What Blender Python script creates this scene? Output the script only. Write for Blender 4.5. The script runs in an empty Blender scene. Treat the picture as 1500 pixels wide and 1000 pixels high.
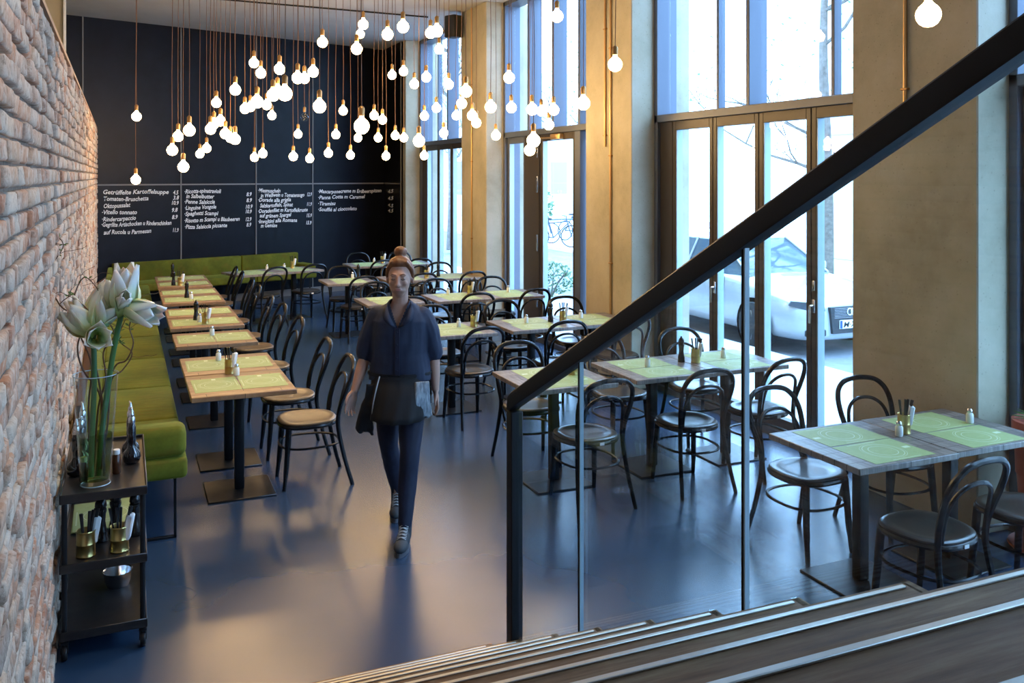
import bpy, bmesh, math, random
from mathutils import Vector, Matrix, Euler
random.seed(7)
R = math.radians
SC = bpy.context.scene
COL = SC.collection
# ------------------------------------------------------------------ camera, world, exposure
CAM_H = 2.2
YAW = math.atan(568 / 1320.0)
CO, SI = math.cos(YAW), math.sin(YAW)
cam_data = bpy.data.cameras.new('camera')
cam = bpy.data.objects.new('camera', cam_data)
COL.objects.link(cam)
cam.location = (0, 0, CAM_H)
cam.rotation_euler = (R(90), 0, -YAW)
cam_data.sensor_width = 36
cam_data.lens = 1320 / 1500 * 36
cam_data.shift_y = -(500 - 258) / 1500
cam_data.clip_end = 300
cam_data.clip_start = 0.05
SC.camera = cam
SC.view_settings.view_transform = 'Standard'
SC.view_settings.look = 'None'
SC.view_settings.gamma = 1
SC.view_settings.exposure = 0.88
SC.view_settings.use_curve_mapping = False
W = bpy.data.worlds.new('overcast_sky')
SC.world = W
W.use_nodes = True
W.node_tree.nodes['Background'].inputs[0].default_value = (0.34, 0.60, 1.0, 1)
W.node_tree.nodes['Background'].inputs[1].default_value = 7.5
SC.cycles.max_bounces = 8
SC.cycles.diffuse_bounces = 4
SC.cycles.glossy_bounces = 4
SC.cycles.transmission_bounces = 8
SC.cycles.transparent_max_bounces = 16
SC.cycles.sample_clamp_indirect = 6
SC.cycles.caustics_reflective = False
SC.cycles.caustics_refractive = False
BULB_POWER = 22.0
# portals that let the sky light in through the window bays
for (y0, y1) in ((12.1, 16.1), (9.0, 12.1), (4.97, 8.02), (0.9, 3.9), (-3.2, -.12)):
    ld = bpy.data.lights.new('window_portal', 'AREA')
    ld.shape = 'RECTANGLE'
    ld.size = 4.6
    ld.size_y = y1 - y0
    ld.cycles.is_portal = True
    lo = bpy.data.objects.new('window_portal', ld)
    COL.objects.link(lo)
    lo.location = (5.45, (y0 + y1) / 2, 2.36)
    lo.rotation_euler = (0, R(90), 0)


# ------------------------------------------------------------------ materials
def mat(name, col=(.5, .5, .5), rough=.5, metal=0.0, **kw):
    m = bpy.data.materials.new(name)
    m.use_nodes = True
    b = m.node_tree.nodes['Principled BSDF']
    b.inputs['Base Color'].default_value = (*col, 1)
    b.inputs['Roughness'].default_value = rough
    b.inputs['Metallic'].default_value = metal
    for k, v in kw.items():
        b.inputs[k.replace('_', ' ')].default_value = v
    return m


def N(m, typ, **kw):
    n = m.node_tree.nodes.new(typ)
    for k, v in kw.items():
        setattr(n, k, v)
    return n


def L(m, a, b):
    m.node_tree.links.new(a, b)


def BS(m):
    return m.node_tree.nodes['Principled BSDF']


def coord(m, scale=(1, 1, 1), kind='Object', rot=(0, 0, 0)):
    t = N(m, 'ShaderNodeTexCoord')
    mp = N(m, 'ShaderNodeMapping')
    mp.inputs['Scale'].default_value = scale
    mp.inputs['Rotation'].default_value = rot
    L(m, t.outputs[kind], mp.inputs[0])
    return mp.outputs[0]


def noise(m, vec, scale=5, detail=4, rough=.6):
    n = N(m, 'ShaderNodeTexNoise')
    n.inputs['Scale'].default_value = scale
    n.inputs['Detail'].default_value = detail
    n.inputs['Roughness'].default_value = rough
    if vec is not None:
        L(m, vec, n.inputs['Vector'])
    return n.outputs['Fac']


def ramp(m, fac, stops):
    r = N(m, 'ShaderNodeValToRGB')
    e = r.color_ramp.elements
    while len(e) > 1:
        e.remove(e[0])
    e[0].position = stops[0][0]
    e[0].color = (*stops[0][1], 1)
    for p, c in stops[1:]:
        x = e.new(p)
        x.color = (*c, 1)
    L(m, fac, r.inputs[0])
    return r.outputs[0]


def rng(m, fac, a, b, lo=0.0, hi=1.0):
    r = N(m, 'ShaderNodeMapRange')
    for i, v in enumerate((lo, hi, a, b)):
        r.inputs[i + 1].default_value = v
    L(m, fac, r.inputs[0])
    return r.outputs[0]


def bump(m, fac, strength=.3, dist=.01):
    b = N(m, 'ShaderNodeBump')
    b.inputs['Strength'].default_value = strength
    b.inputs['Distance'].default_value = dist
    L(m, fac, b.inputs['Height'])
    L(m, b.outputs[0], BS(m).inputs['Normal'])


def mixc(m, fac, a, b, mode='MIX'):
    x = N(m, 'ShaderNodeMix', data_type='RGBA', blend_type=mode)
    if isinstance(fac, (int, float)):
        x.inputs[0].default_value = fac
    else:
        L(m, fac, x.inputs[0])
    for i, v in ((6, a), (7, b)):
        if isinstance(v, tuple):
            x.inputs[i].default_value = (*v, 1)
        else:
            L(m, v, x.inputs[i])
    return x.outputs[2]


def noisy(name, c1, c2, scale=6, rough=.5, bs=0.0, bd=.005, metal=0.0, sc=(1, 1, 1), detail=5, **kw):
    m = mat(name, c1, rough, metal, **kw)
    v = coord(m, sc)
    f = noise(m, v, scale, detail)
    L(m, ramp(m, f, [(.3, c1), (.7, c2)]), BS(m).inputs['Base Color'])
    if bs:
        bump(m, f, bs, bd)
    return m


M = {}
# polished blue-grey floor
m = M['floor'] = mat('blue_grey_screed', (.1, .12, .17), .3, 0, Specular_IOR_Level=.85)
v = coord(m)
f1 = noise(m, v, .9, 3, .5)
f2 = noise(m, v, 2.6, 5, .55)
f3 = noise(m, v, 60, 4)
c = ramp(m, f1, [(.2, (.016, .046, .098)), (.8, (.034, .066, .122))])
L(m, c, BS(m).inputs['Base Color'])
BS(m).inputs['Roughness'].default_value = .26
M['ceiling'] = noisy('ceiling_plaster', (.42, .41, .40), (.48, .47, .45), 2, .85)
# rammed concrete columns
m = M['concrete'] = mat('ochre_concrete', (.5, .42, .25), .8)
v = coord(m)
f = noise(m, v, 1.6, 8, .65)
g = noise(m, v, 45, 3)
c = ramp(m, f, [(.3, (.36, .32, .22)), (.5, (.47, .42, .30)), (.7, (.55, .50, .38))])
vo = N(m, 'ShaderNodeTexVoronoi')
vo.inputs['Scale'].default_value = 26
L(m, v, vo.inputs['Vector'])
c = mixc(m, rng(m, vo.outputs[0], .55, 0, .02, .16), c, (.16, .14, .09))
L(m, c, BS(m).inputs['Base Color'])
bump(m, g, .25, .004)
M['black_wall'] = noisy('chalkboard_black', (.005, .006, .010), (.008, .010, .018), 3, .36, Specular_IOR_Level=.2)
M['chalk'] = mat('white_chalk', (.95, .95, .93), .9)
M['trim'] = mat('dull_grey_joint', (.22, .21, .20), .5)
M['beige'] = noisy('beige_plaster', (.45, .38, .25), (.52, .45, .30), 2, .8)
# bricks
m = M['brick'] = mat('whitewashed_brick', (.5, .4, .33), .9)
geo = N(m, 'ShaderNodeNewGeometry')
v = coord(m)
base = ramp(m, geo.outputs['Random Per Island'], [(0, (.28, .13, .08)), (.14, (.46, .22, .12)), (.28, (.50, .36, .25)), (.42, (.54, .46, .37)), (.58, (.44, .23, .14)), (.72, (.56, .49, .40)), (.86, (.33, .25, .20)), (1, (.52, .33, .22))])
f = noise(m, v, 14, 6, .7)
c = mixc(m, rng(m, f, 0, .65, .44, .62), base, (.66, .59, .49))
f2 = noise(m, v, 40, 5, .7)
c = mixc(m, rng(m, f2, .75, 0, .30, .48), c, (.13, .09, .06))
L(m, c, BS(m).inputs['Base Color'])
bump(m, f2, .6, .007)
M['mortar'] = noisy('dark_mortar', (.10, .085, .07), (.22, .19, .16), 30, .95, .6, .01)
# velvet
m = M['velvet'] = mat('moss_green_velvet', (.20, .24, .02), .75, 0, Sheen_Weight=.35, Sheen_Roughness=.35, Sheen_Tint=(.75, .85, .2, 1), Specular_IOR_Level=.2)
v = coord(m)
f = noise(m, v, 2.2, 6, .7)
g = noise(m, coord(m, (1, 5, 1)), 5, 4)
c = ramp(m, f, [(.3, (.075, .085, .006)), (.5, (.125, .135, .010)), (.7, (.19, .20, .018))])
c = mixc(m, rng(m, g, 0, .6, .52, .68), c, (.17, .11, .012))
L(m, c, BS(m).inputs['Base Color'])
bump(m, g, .25, .02)
M['piping'] = mat('green_piping', (.32, .36, .06), .6)


def wood(name, cols, rough=.4, sc=(1, 9, 1), plank=None):
    m = mat(name, cols[0], rough)
    v = coord(m, sc)
    f = noise(m, v, 3.5, 8, .7)
    c = ramp(m, f, [(.28, cols[0]), (.5, cols[1]), (.72, cols[2])])
    if plank:
        b = N(m, 'ShaderNodeTexBrick')
        b.inputs['Scale'].default_value = plank
        b.inputs['Mortar Size'].default_value = .008
        b.inputs['Color1'].default_value = (.62, .62, .62, 1)
        b.inputs['Color2'].default_value = (1.25, 1.2, 1.15, 1)
        b.inputs['Mortar'].default_value = (.25, .22, .2, 1)
        b.inputs['Brick Width'].default_value = 1.6
        b.inputs['Row Height'].default_value = .28
        L(m, coord(m), b.inputs['Vector'])
        c = mixc(m, 1.0, c, b.outputs[0], 'MULTIPLY')
    L(m, c, BS(m).inputs['Base Color'])
    bump(m, f, .15, .003)
    return m


M['table_wood'] = wood('reclaimed_table_wood', ((.16, .085, .04), (.33, .20, .105), (.47, .33, .20)), .42, (1.5, 14, 1), 3.3)
M['table_bluelit'] = wood('weathered_bluelit_table_wood', ((.13, .11, .095), (.25, .22, .20), (.40, .36, .32)), .38, (14, 1.5, 1), 3.3)  # weathered planks, greyed to hold the blue window light in the colour
M['stair_wood'] = wood('dark_oak_tread', ((.11, .055, .025), (.24, .13, .065), (.38, .24, .13)), .6, (.8, 9, 1))
BS(M['stair_wood']).inputs['Specular IOR Level'].default_value = .2
M['stair_riser'] = wood('dark_oak_riser', ((.04, .024, .014), (.07, .042, .025), (.1, .06, .035)), .5, (.8, 1, 9))
M['ledge_wood'] = wood('red_brown_panel_wood', ((.20, .085, .04), (.30, .14, .07), (.38, .19, .10)), .45, (4, .5, 4))
M['chair_black'] = mat('black_lacquered_beech', (.006, .007, .009), .26, 0, Specular_IOR_Level=.3, Coat_Weight=.12, Coat_Roughness=.15)
m = M['chair_seat'] = mat('black_brown_moulded_seat', (.03, .024, .018), .3, 0, Coat_Weight=.5, Coat_Roughness=.22)
f = noise(m, coord(m), 6, 4)
L(m, rng(m, f, .26, .4), BS(m).inputs['Roughness'])
m = M['chair_seat_warmlit'] = noisy('warmlit_brown_moulded_seat', (.13, .085, .045), (.19, .125, .065), 9, .38, Coat_Weight=.4, Coat_Roughness=.25)  # brown copy of the dark seat, reflected warm lamplight put into its colour
M['black_steel'] = mat('black_powder_coated_steel', (.008, .009, .011), .42, 0, Specular_IOR_Level=.25)
M['dark_steel'] = noisy('raw_dark_steel', (.03, .03, .034), (.06, .057, .055), 8, .34, metal=.6)
M['rail'] = mat('matt_black_rail', (.006, .006, .007), .5, 0, Specular_IOR_Level=.3)
M['strip'] = mat('brushed_steel_strip', (.55, .52, .46), .4, 1.0)
M['frame'] = mat('anodised_window_frame', (.11, .13, .17), .4, .2)
M['frame_dark'] = mat('bronze_window_frame', (.055, .045, .036), .4, .2)
M['steel'] = mat('polished_steel', (.7, .7, .72), .2, 1.0)
M['brass'] = mat('brass_tin', (.62, .47, .18), .3, 1.0)
M['copper'] = mat('copper_pipe', (.72, .45, .20), .38, .9)
M['socket'] = mat('aged_brass_socket', (.45, .26, .10), .4, .8)
M['cable'] = mat('brown_textile_cable', (.16, .085, .05), .8)
M['white_cer'] = mat('white_salt', (.85, .85, .83), .5)
M['paper'] = mat('white_paper_napkin', (.86, .86, .84), .9)
M['pepper'] = mat('black_turned_mill', (.012, .011, .012), .22)
M['cutlery'] = mat('black_cutlery', (.02, .02, .024), .3)
M['bottle'] = mat('black_glazed_bottle', (.008, .008, .012), .06, 0, Coat_Weight=1.0)
M['amber'] = mat('brown_glass', (.06, .02, .008), .1)
M['terracotta'] = noisy('red_terracotta', (.26, .055, .03), (.36, .09, .05), 8, .5)
M['leaf'] = noisy('leaf_green', (.05, .13, .03), (.12, .24, .06), 20, .5)
M['stem'] = noisy('amaryllis_stem_green', (.03, .10, .035), (.07, .20, .05), 6, .35, sc=(1, 1, .2))
m = M['petal'] = mat('cream_petal', (.86, .87, .78), .45, 0, Subsurface_Weight=.3)
v = coord(m, (1, 1, 1), 'Generated')
sx = N(m, 'ShaderNodeSeparateXYZ')
L(m, v, sx.inputs[0])
att = N(m, 'ShaderNodeAttribute')
att.attribute_name = 'along'
L(m, ramp(m, att.outputs['Fac'], [(0, (.22, .36, .08)), (.35, (.60, .68, .38)), (.7, (.84, .85, .76)), (1, (.88, .88, .84))]), BS(m).inputs['Base Color'])
M['twig'] = noisy('brown_willow_twig', (.07, .035, .02), (.15, .08, .045), 30, .6)
M['speaker'] = mat('black_speaker', (.015, .015, .016), .5)


def thin_glass(name, tint=(1, 1, 1), refl=.9):
    m = bpy.data.materials.new(name)
    m.use_nodes = True
    nt = m.node_tree
    nt.nodes.clear()
    o = nt.nodes.new('ShaderNodeOutputMaterial')
    t = nt.nodes.new('ShaderNodeBsdfTransparent')
    t.inputs[0].default_value = (*tint, 1)
    g = nt.nodes.new('ShaderNodeBsdfGlossy')
    g.inputs['Roughness'].default_value = 0.0
    g.inputs['Color'].default_value = (refl, refl, refl, 1)
    lw = nt.nodes.new('ShaderNodeLayerWeight')
    lw.inputs['Blend'].default_value = .5
    pw = nt.nodes.new('ShaderNodeMath')
    pw.operation = 'POWER'
    pw.inputs[1].default_value = 5.0
    nt.links.new(lw.outputs['Facing'], pw.inputs[0])
    fr = nt.nodes.new('ShaderNodeMapRange')
    fr.inputs[3].default_value = .025
    fr.inputs[4].default_value = .85
    nt.links.new(pw.outputs[0], fr.inputs[0])
    mx = nt.nodes.new('ShaderNodeMixShader')
    nt.links.new(fr.outputs[0], mx.inputs[0])
    nt.links.new(t.outputs[0], mx.inputs[1])
    nt.links.new(g.outputs[0], mx.inputs[2])
    nt.links.new(mx.outputs[0], o.inputs[0])
    return m


M['pane'] = thin_glass('window_glass', (.97, .99, 1.0))
M['rail_glass'] = thin_glass('railing_glass', (.95, .98, .97))
M['vase_glass'] = thin_glass('clear_vase_glass', (.95, .97, .95))
M['water'] = thin_glass('vase_water', (.62, .74, .48), .6)
M['glass_edge'] = mat('pale_glass_edge', (.42, .55, .62), .15)
M['clear_bulb'] = thin_glass('clear_bulb_glass', (.9, .9, .88))
m = M['bulb'] = bpy.data.materials.new('glowing_frosted_bulb')
m.use_nodes = True
b = BS(m)
b.inputs['Base Color'].default_value = (1, .95, .85, 1)
b.inputs['Emission Color'].default_value = (1.0, .64, .28, 1)
b.inputs['Emission Strength'].default_value = BULB_POWER


# green placemat with printed ellipses, drawn in object space (long side along X, 0.44 x 0.31)
def placemat_mat():
    m = mat('green_printed_placemat', (.35, .5, .12), .6)
    tc = N(m, 'ShaderNodeTexCoord')
    s = N(m, 'ShaderNodeSeparateXYZ')
    L(m, tc.outputs['Object'], s.inputs[0])

    def mth(op, a, b=None):
        n = N(m, 'ShaderNodeMath', operation=op)
        for i, v in enumerate((a, b)):
            if v is None:
                continue
            if isinstance(v, (int, float)):
                n.inputs[i].default_value = v
            else:
                L(m, v, n.inputs[i])
        return n.outputs[0]
    x, y = s.outputs[0], s.outputs[1]
    r = mth('SQRT', mth('ADD', mth('POWER', x, 2.0), mth('POWER', y, 2.0)))
    tot = None
    for rad in (.075, .105, .118):
        d = mth('LESS_THAN', mth('ABSOLUTE', mth('SUBTRACT', r, rad)), .0016 if rad != .118 else .0009)
        tot = d if tot is None else mth('MAXIMUM', tot, d)
    # small block of print at the side and lines of print near both long edges
    def rect(cx, cy, hx, hy):
        return mth('MULTIPLY', mth('LESS_THAN', mth('ABSOLUTE', mth('SUBTRACT', x, cx)), hx), mth('LESS_THAN', mth('ABSOLUTE', mth('SUBTRACT', y, cy)), hy))
    stripes = mth('GREATER_THAN', mth('SINE', mth('MULTIPLY', x, 900.0)), -.2)
    for cx, cy, hx, hy in ((.165, .0, .022, .014),):
        tot = mth('MAXIMUM', tot, rect(cx, cy, hx, hy))
    for cx, cy, hx, hy in ((-.02, .137, .10, .0035), (.02, -.137, .10, .0035)):
        tot = mth('MAXIMUM', tot, mth('MULTIPLY', rect(cx, cy, hx, hy), stripes))
    f = noise(m, tc.outputs['Object'], 30, 3)
    base = ramp(m, f, [(.3, (.36, .44, .17)), (.7, (.41, .49, .20))])
    L(m, mixc(m, mth('MULTIPLY', tot, .75), base, (.78, .86, .62)), BS(m).inputs['Base Color'])
    return m


M['placemat'] = placemat_mat()


# ------------------------------------------------------------------ mesh helpers
def bm_new():
    return bmesh.new()


def box(bm, lo, hi, bev=0.0, seg=2, mtx=None):
    t = bmesh.new()
    bmesh.ops.create_cube(t, size=1)
    sx, sy, sz = (hi[i] - lo[i] for i in range(3))
    cx, cy, cz = ((hi[i] + lo[i]) / 2 for i in range(3))
    for vv in t.verts:
        vv.co = Vector((vv.co.x * sx + cx, vv.co.y * sy + cy, vv.co.z * sz + cz))
    if bev > 0:
        bev = min(bev, .49 * min(abs(sx), abs(sy), abs(sz)))
        bmesh.ops.bevel(t, geom=t.edges[:], offset=bev, segments=seg, profile=.5, affect='EDGES')
    add(bm, t, mtx)


def add(bm, t, mtx=None):
    if mtx is not None:
        bmesh.ops.transform(t, matrix=mtx, verts=t.verts[:])
    me = bpy.data.meshes.new('tmp')
    t.to_mesh(me)
    t.free()
    bm.from_mesh(me)
    bpy.data.meshes.remove(me)


def prism(bm, pts, z0, z1):
    a = [bm.verts.new((x, y, z0)) for x, y in pts]
    b = [bm.verts.new((x, y, z1)) for x, y in pts]
    n = len(pts)
    bm.faces.new(a[::-1])
    bm.faces.new(b)
    for i in range(n):
        bm.faces.new((a[i], a[(i + 1) % n], b[(i + 1) % n], b[i]))


def tube(bm, path, rad, seg=10, closed=False, flat=1.0, cap=True, up=None):
    P = [Vector(p) for p in path]
    n = len(P)
    if not hasattr(rad, '__len__'):
        rad = [rad] * n
    rings = []
    prev = None
    for i in range(n):
        if closed:
            t = (P[(i + 1) % n] - P[i - 1])
        else:
            t = P[min(i + 1, n - 1)] - P[max(i - 1, 0)]
        t.normalize()
        if up is not None:
            u = Vector(up) - t * t.dot(Vector(up))
            if u.length < 1e-4:
                u = t.orthogonal()
        elif prev is None:
            u = t.orthogonal()
        else:
            u = prev - t * t.dot(prev)
            if u.length < 1e-5:
                u = t.orthogonal()
        u.normalize()
        prev = u
        w = t.cross(u)
        rings.append([bm.verts.new(P[i] + (u * math.cos(a) * flat + w * math.sin(a)) * rad[i]) for a in [2 * math.pi * k / seg for k in range(seg)]])
    m = n if closed else n - 1
    for i in range(m):
        A, B = rings[i], rings[(i + 1) % n]
        for k in range(seg):
            bm.faces.new((A[k], A[(k + 1) % seg], B[(k + 1) % seg], B[k]))
    if cap and not closed:
        bm.faces.new(rings[0][::-1])
        bm.faces.new(rings[-1])


def lathe(bm, prof, seg=20, c=(0, 0, 0), mtx=None):
    t = bmesh.new()
    rings = []
    for r, z in prof:
        if r < 1e-5:
            rings.append([t.verts.new((c[0], c[1], c[2] + z))])
        else:
            rings.append([t.verts.new((c[0] + r * math.cos(2 * math.pi * k / seg), c[1] + r * math.sin(2 * math.pi * k / seg), c[2] + z)) for k in range(seg)])
    for A, B in zip(rings, rings[1:]):
        for k in range(seg):
            k2 = (k + 1) % seg
            if len(A) == 1 and len(B) == 1:
                continue
            if len(A) == 1:
                t.faces.new((A[0], B[k2], B[k]))
            elif len(B) == 1:
                t.faces.new((A[k], A[k2], B[0]))
            else:
                t.faces.new((A[k], A[k2], B[k2], B[k]))
    for Rr, rev in ((rings[0], True), (rings[-1], False)):
        if len(Rr) > 1:
            t.faces.new(Rr[::-1] if rev else Rr)
    bmesh.ops.recalc_face_normals(t, faces=t.faces[:])
    add(bm, t, mtx)


def smooth(pts, n=4, closed=False):
    """Catmull-Rom through pts"""
    P = [Vector(p) for p in pts]
    out = []
    m = len(P)
    rngs = range(m) if closed else range(m - 1)
    for i in rngs:
        if closed:
            a, b, c, d = P[i - 1], P[i], P[(i + 1) % m], P[(i + 2) % m]
        else:
            a, b, c, d = P[max(i - 1, 0)], P[i], P[i + 1], P[min(i + 2, m - 1)]
        for k in range(n):
            t = k / n
            out.append(.5 * ((2 * b) + (c - a) * t + (2 * a - 5 * b + 4 * c - d) * t * t + (3 * b - a - 3 * c + d) * t ** 3))
    if not closed:
        out.append(P[-1])
    return out


def obj(name, bm, material, parent=None, shade=True, loc=None, rotz=0):
    me = bpy.data.meshes.new(name)
    bmesh.ops.recalc_face_normals(bm, faces=bm.faces[:])
    bm.to_mesh(me)
    bm.free()
    if shade:
        for p in me.polygons:
            p.use_smooth = True
        try:
            me.set_sharp_from_angle(angle=R(38))
        except Exception:
            pass
    for mm in (material if isinstance(material, list) else [material]):
        me.materials.append(mm)
    o = bpy.data.objects.new(name, me)
    COL.objects.link(o)
    if parent is not None:
        o.parent = parent
    if loc is not None:
        o.location = loc
    if rotz:
        o.rotation_euler = (0, 0, rotz)
    return o


def tag(o, label, cat, group=None, kind=None):
    if label:
        o['label'] = label
    if cat:
        o['category'] = cat
    if group:
        o['group'] = group
    if kind:
        o['kind'] = kind
    return o


def thing(name, label, cat, loc=(0, 0, 0), rotz=0, group=None):
    o = bpy.data.objects.new(name, None)
    o.empty_display_size = .1
    COL.objects.link(o)
    o.location = loc
    o.rotation_euler = (0, 0, rotz)
    return tag(o, label, cat, group)


def struct(name, bm, m, parent=None, shade=False):
    o = obj(name, bm, m, parent, shade)
    if parent is None:
        o['kind'] = 'structure'
    return o


KIDS = {}


def kids(o):
    if o.name not in KIDS:
        KIDS[o.name] = [c for c in bpy.data.objects if c.parent == o]
    return KIDS[o.name]


def dup(root, loc, rotz, label, group=None):
    r = root.copy()
    COL.objects.link(r)
    r.location = loc
    r.rotation_euler = (0, 0, rotz)
    r['label'] = label
    if group:
        r['group'] = group
    for ch in kids(root):
        c_ = ch.copy()
        COL.objects.link(c_)
        c_.parent = r
        for g in kids(ch):
            d_ = g.copy()
            COL.objects.link(d_)
            d_.parent = c_
    return r


class Proto:
    """first placing moves the source itself, later ones copy it"""
    def __init__(self, root):
        self.root, self.used = root, False

    def place(self, loc, rotz, label, group=None):
        if not self.used:
            self.used = True
            r = self.root
            kids(r)
            for ch in kids(r):
                kids(ch)
            r.location = loc
            r.rotation_euler = (0, 0, rotz)
            r['label'] = label
            if group:
                r['group'] = group
            return r
        return dup(self.root, loc, rotz, label, group)


# ------------------------------------------------------------------ room shell
CZ = 4.72
WX = 4.79           # inner face of the columns
WALL0 = Vector((-0.1764, 15.8831))
WD = Vector((0.9485, 0.3169)).normalized()
WN = Vector((WD.y, -WD.x))         # into the room
WANG = math.atan2(WD.y, WD.x)


def wp(t, off=0.0):
    p = WALL0 + WD * t + WN * off
    return p.x, p.y


b = bm_new()
prism(b, [(-2.2, -4.2), (5.35, -4.2), (5.35, 18.2), (-2.2, 18.2)], -.2, 0)
struct('floor', b, M['floor'])
b = bm_new()
prism(b, [(-2.2, -4.2), (5.35, -4.2), (5.35, 18.2), (-2.2, 18.2)], CZ, CZ + .3)
struct('ceiling', b, M['ceiling'])
b = bm_new()
p0, p1 = wp(-2.1), wp(5.236)
q1, q0 = wp(5.236, -.3), wp(-2.1, -.3)
prism(b, [p0, p1, q1, q0], 0, CZ)
struct('wall_back', b, M['black_wall'])
b = bm_new()
box(b, (-2.4, -4.2, 0), (-2.2, 15.6, CZ))
struct('wall_far_left', b, M['beige'])
b = bm_new()
box(b, (-2.4, -4.4, 0), (5.35, -4.2, CZ))
struct('wall_behind', b, M['beige'])
# concrete columns of the window wall
COLS = [(-4.2, -3.2), (-.12, .87), (3.934, 4.968), (8.024, 9.024), (12.078, 13.108), (16.127, 18.2)]
for i, (y0, y1) in enumerate(COLS):
    b = bm_new()
    box(b, (WX, y0, 0), (5.5, y1, CZ), .008, 1)
    o = struct('trim_%d' % (i + 1), b, M['concrete'])
# black board lining on the last column and fold of the back wall
b = bm_new()
box(b, (WX - .03, 16.29, .0), (WX, 17.5, CZ))
struct('wall_black_return', b, M['black_wall'])
# thin grey joints between the board panels
k = 7
for t in (-.45, 1.115, 2.475, 3.613):
    b = bm_new()
    x, y = wp(t, .006)
    box(b, (-.009, -.006, .0), (.009, .006, CZ), mtx=Matrix.Translation((x, y, 0)) @ Matrix.Rotation(WANG, 4, 'Z'))
    struct('trim_%d' % k, b, M['trim'])
    k += 1
b = bm_new()
x, y = wp(-.9, .007)
box(b, (0, -.007, 2.048), (6.12, .007, 2.072), mtx=Matrix.Translation((x, y, 0)) @ Matrix.Rotation(WANG, 4, 'Z'))
box(b, (WX - .045, 16.29, 2.048), (WX - .03, 17.5, 2.072))
box(b, (WX - .045, 16.29, 0), (WX - .0, 16.31, CZ))
struct('trim_%d' % k, b, M['trim'])
k += 1
b = bm_new()
box(b, (0, -.012, 0), (6.1, .012, .12), mtx=Matrix.Translation((*wp(-.9, .012), 0)) @ Matrix.Rotation(WANG, 4, 'Z'))
struct('baseboard_back', b, M['trim'])
# beige pier behind the brick wall
b = bm_new()
box(b, (-1.12, 12.6, 0), (-.70, 13.2, CZ), .01, 1)
struct('trim_%d' % k, b, M['beige'])
k += 1
b = bm_new()
box(b, (-.70, 12.56, 0), (-.675, 12.62, CZ))
box(b, (-1.02, 12.56, 0), (-1.0, 12.6, CZ))
struct('trim_%d' % k, b, M['paper'])


# brick wall, every brick modelled
def brick_wall():
    rnd = random.Random(3)

    def X(y):
        return -.267 - .0065 * y
    y_end, y_start, top = 14.15, -1.2, 2.884
    b = bm_new()
    pts = [(X(y_start) - .012, y_start), (X(y_end) - .012, y_end), (X(y_end) - .26, y_end), (X(y_start) - .26, y_start)]
    prism(b, pts, 0, top - .01)
    w = struct('wall_left', b, M['mortar'])
    verts, faces = [], []
    course = .0698
    nrow = int(top / course)
    for r in range(nrow):
        z0 = r * course
        y = y_start - rnd.random() * .2
        header = r % 2
        while y < y_end:
            ln = .235 if rnd.random() < (.35 if header else .75) else .115
            ln *= rnd.uniform(.93, 1.05)
            ya, yb = y + .005, min(y + ln - .006, y_end + .004)
            y += ln
            if yb - ya < .03:
                continue
            out = rnd.uniform(-.004, .016)
            za, zb = z0 + .006 + rnd.uniform(-.002, .002), z0 + course - .006 + rnd.uniform(-.002, .002)
            nu = 4 if ln > .15 else 3
            nv = 3
            base = len(verts)
            for j in range(nv + 1):
                for i in range(nu + 1):
                    u = (0, .05, .5, .95, 1)[i] if nu == 4 else (0, .08, .92, 1)[i]
                    v_ = (0, .12, .88, 1)[j]
                    edge = min(u, 1 - u) < .01 or min(v_, 1 - v_) < .01
                    yy = ya + (yb - ya) * u + rnd.uniform(-.0025, .0025)
                    zz = za + (zb - za) * v_ + rnd.uniform(-.0025, .0025)
                    d = out + rnd.uniform(-.004, .004) - (.007 if edge else 0)
                    verts.append((X(yy) + d, yy, zz))
            for j in range(nv):
                for i in range(nu):
                    a = base + j * (nu + 1) + i
                    faces.append((a, a + 1, a + nu + 2, a + nu + 1))
            ring = [base + i for i in range(nu + 1)] + [base + j * (nu + 1) + nu for j in range(1, nv + 1)] + [base + nv * (nu + 1) + i for i in range(nu - 1, -1, -1)] + [base + j * (nu + 1) for j in range(nv - 1, 0, -1)]
            b2 = len(verts)
            for q in ring:
                vv = verts[q]
                verts.append((X(vv[1]) - .02, vv[1], vv[2]))
            n = len(ring)
            for i in range(n):
                faces.append((ring[(i + 1) % n], ring[i], b2 + i, b2 + (i + 1) % n))
    me = bpy.data.meshes.new('brick_face')
    me.from_pydata(verts, [], faces)
    me.materials.append(M['brick'])
    o = bpy.data.objects.new('brick_face', me)
    COL.objects.link(o)
    o.parent = w
    for p in me.polygons:
        p.use_smooth = True
    b = bm_new()
    prism(b, [(X(y_start) + .004, y_start), (X(y_end) + .004, y_end), (X(y_end) - .27, y_end), (X(y_start) - .27, y_start)], top - .01, top + .012)
    obj('wall_cap', b, M['ledge_wood'], w)


brick_wall()


# ------------------------------------------------------------------ windows and doors of the right wall
def ybox(b, y, hw, x0, x1, z0, z1, bev=.004):
    box(b, (x0, y - hw, z0), (x1, y + hw, z1), bev, 1)


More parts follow.
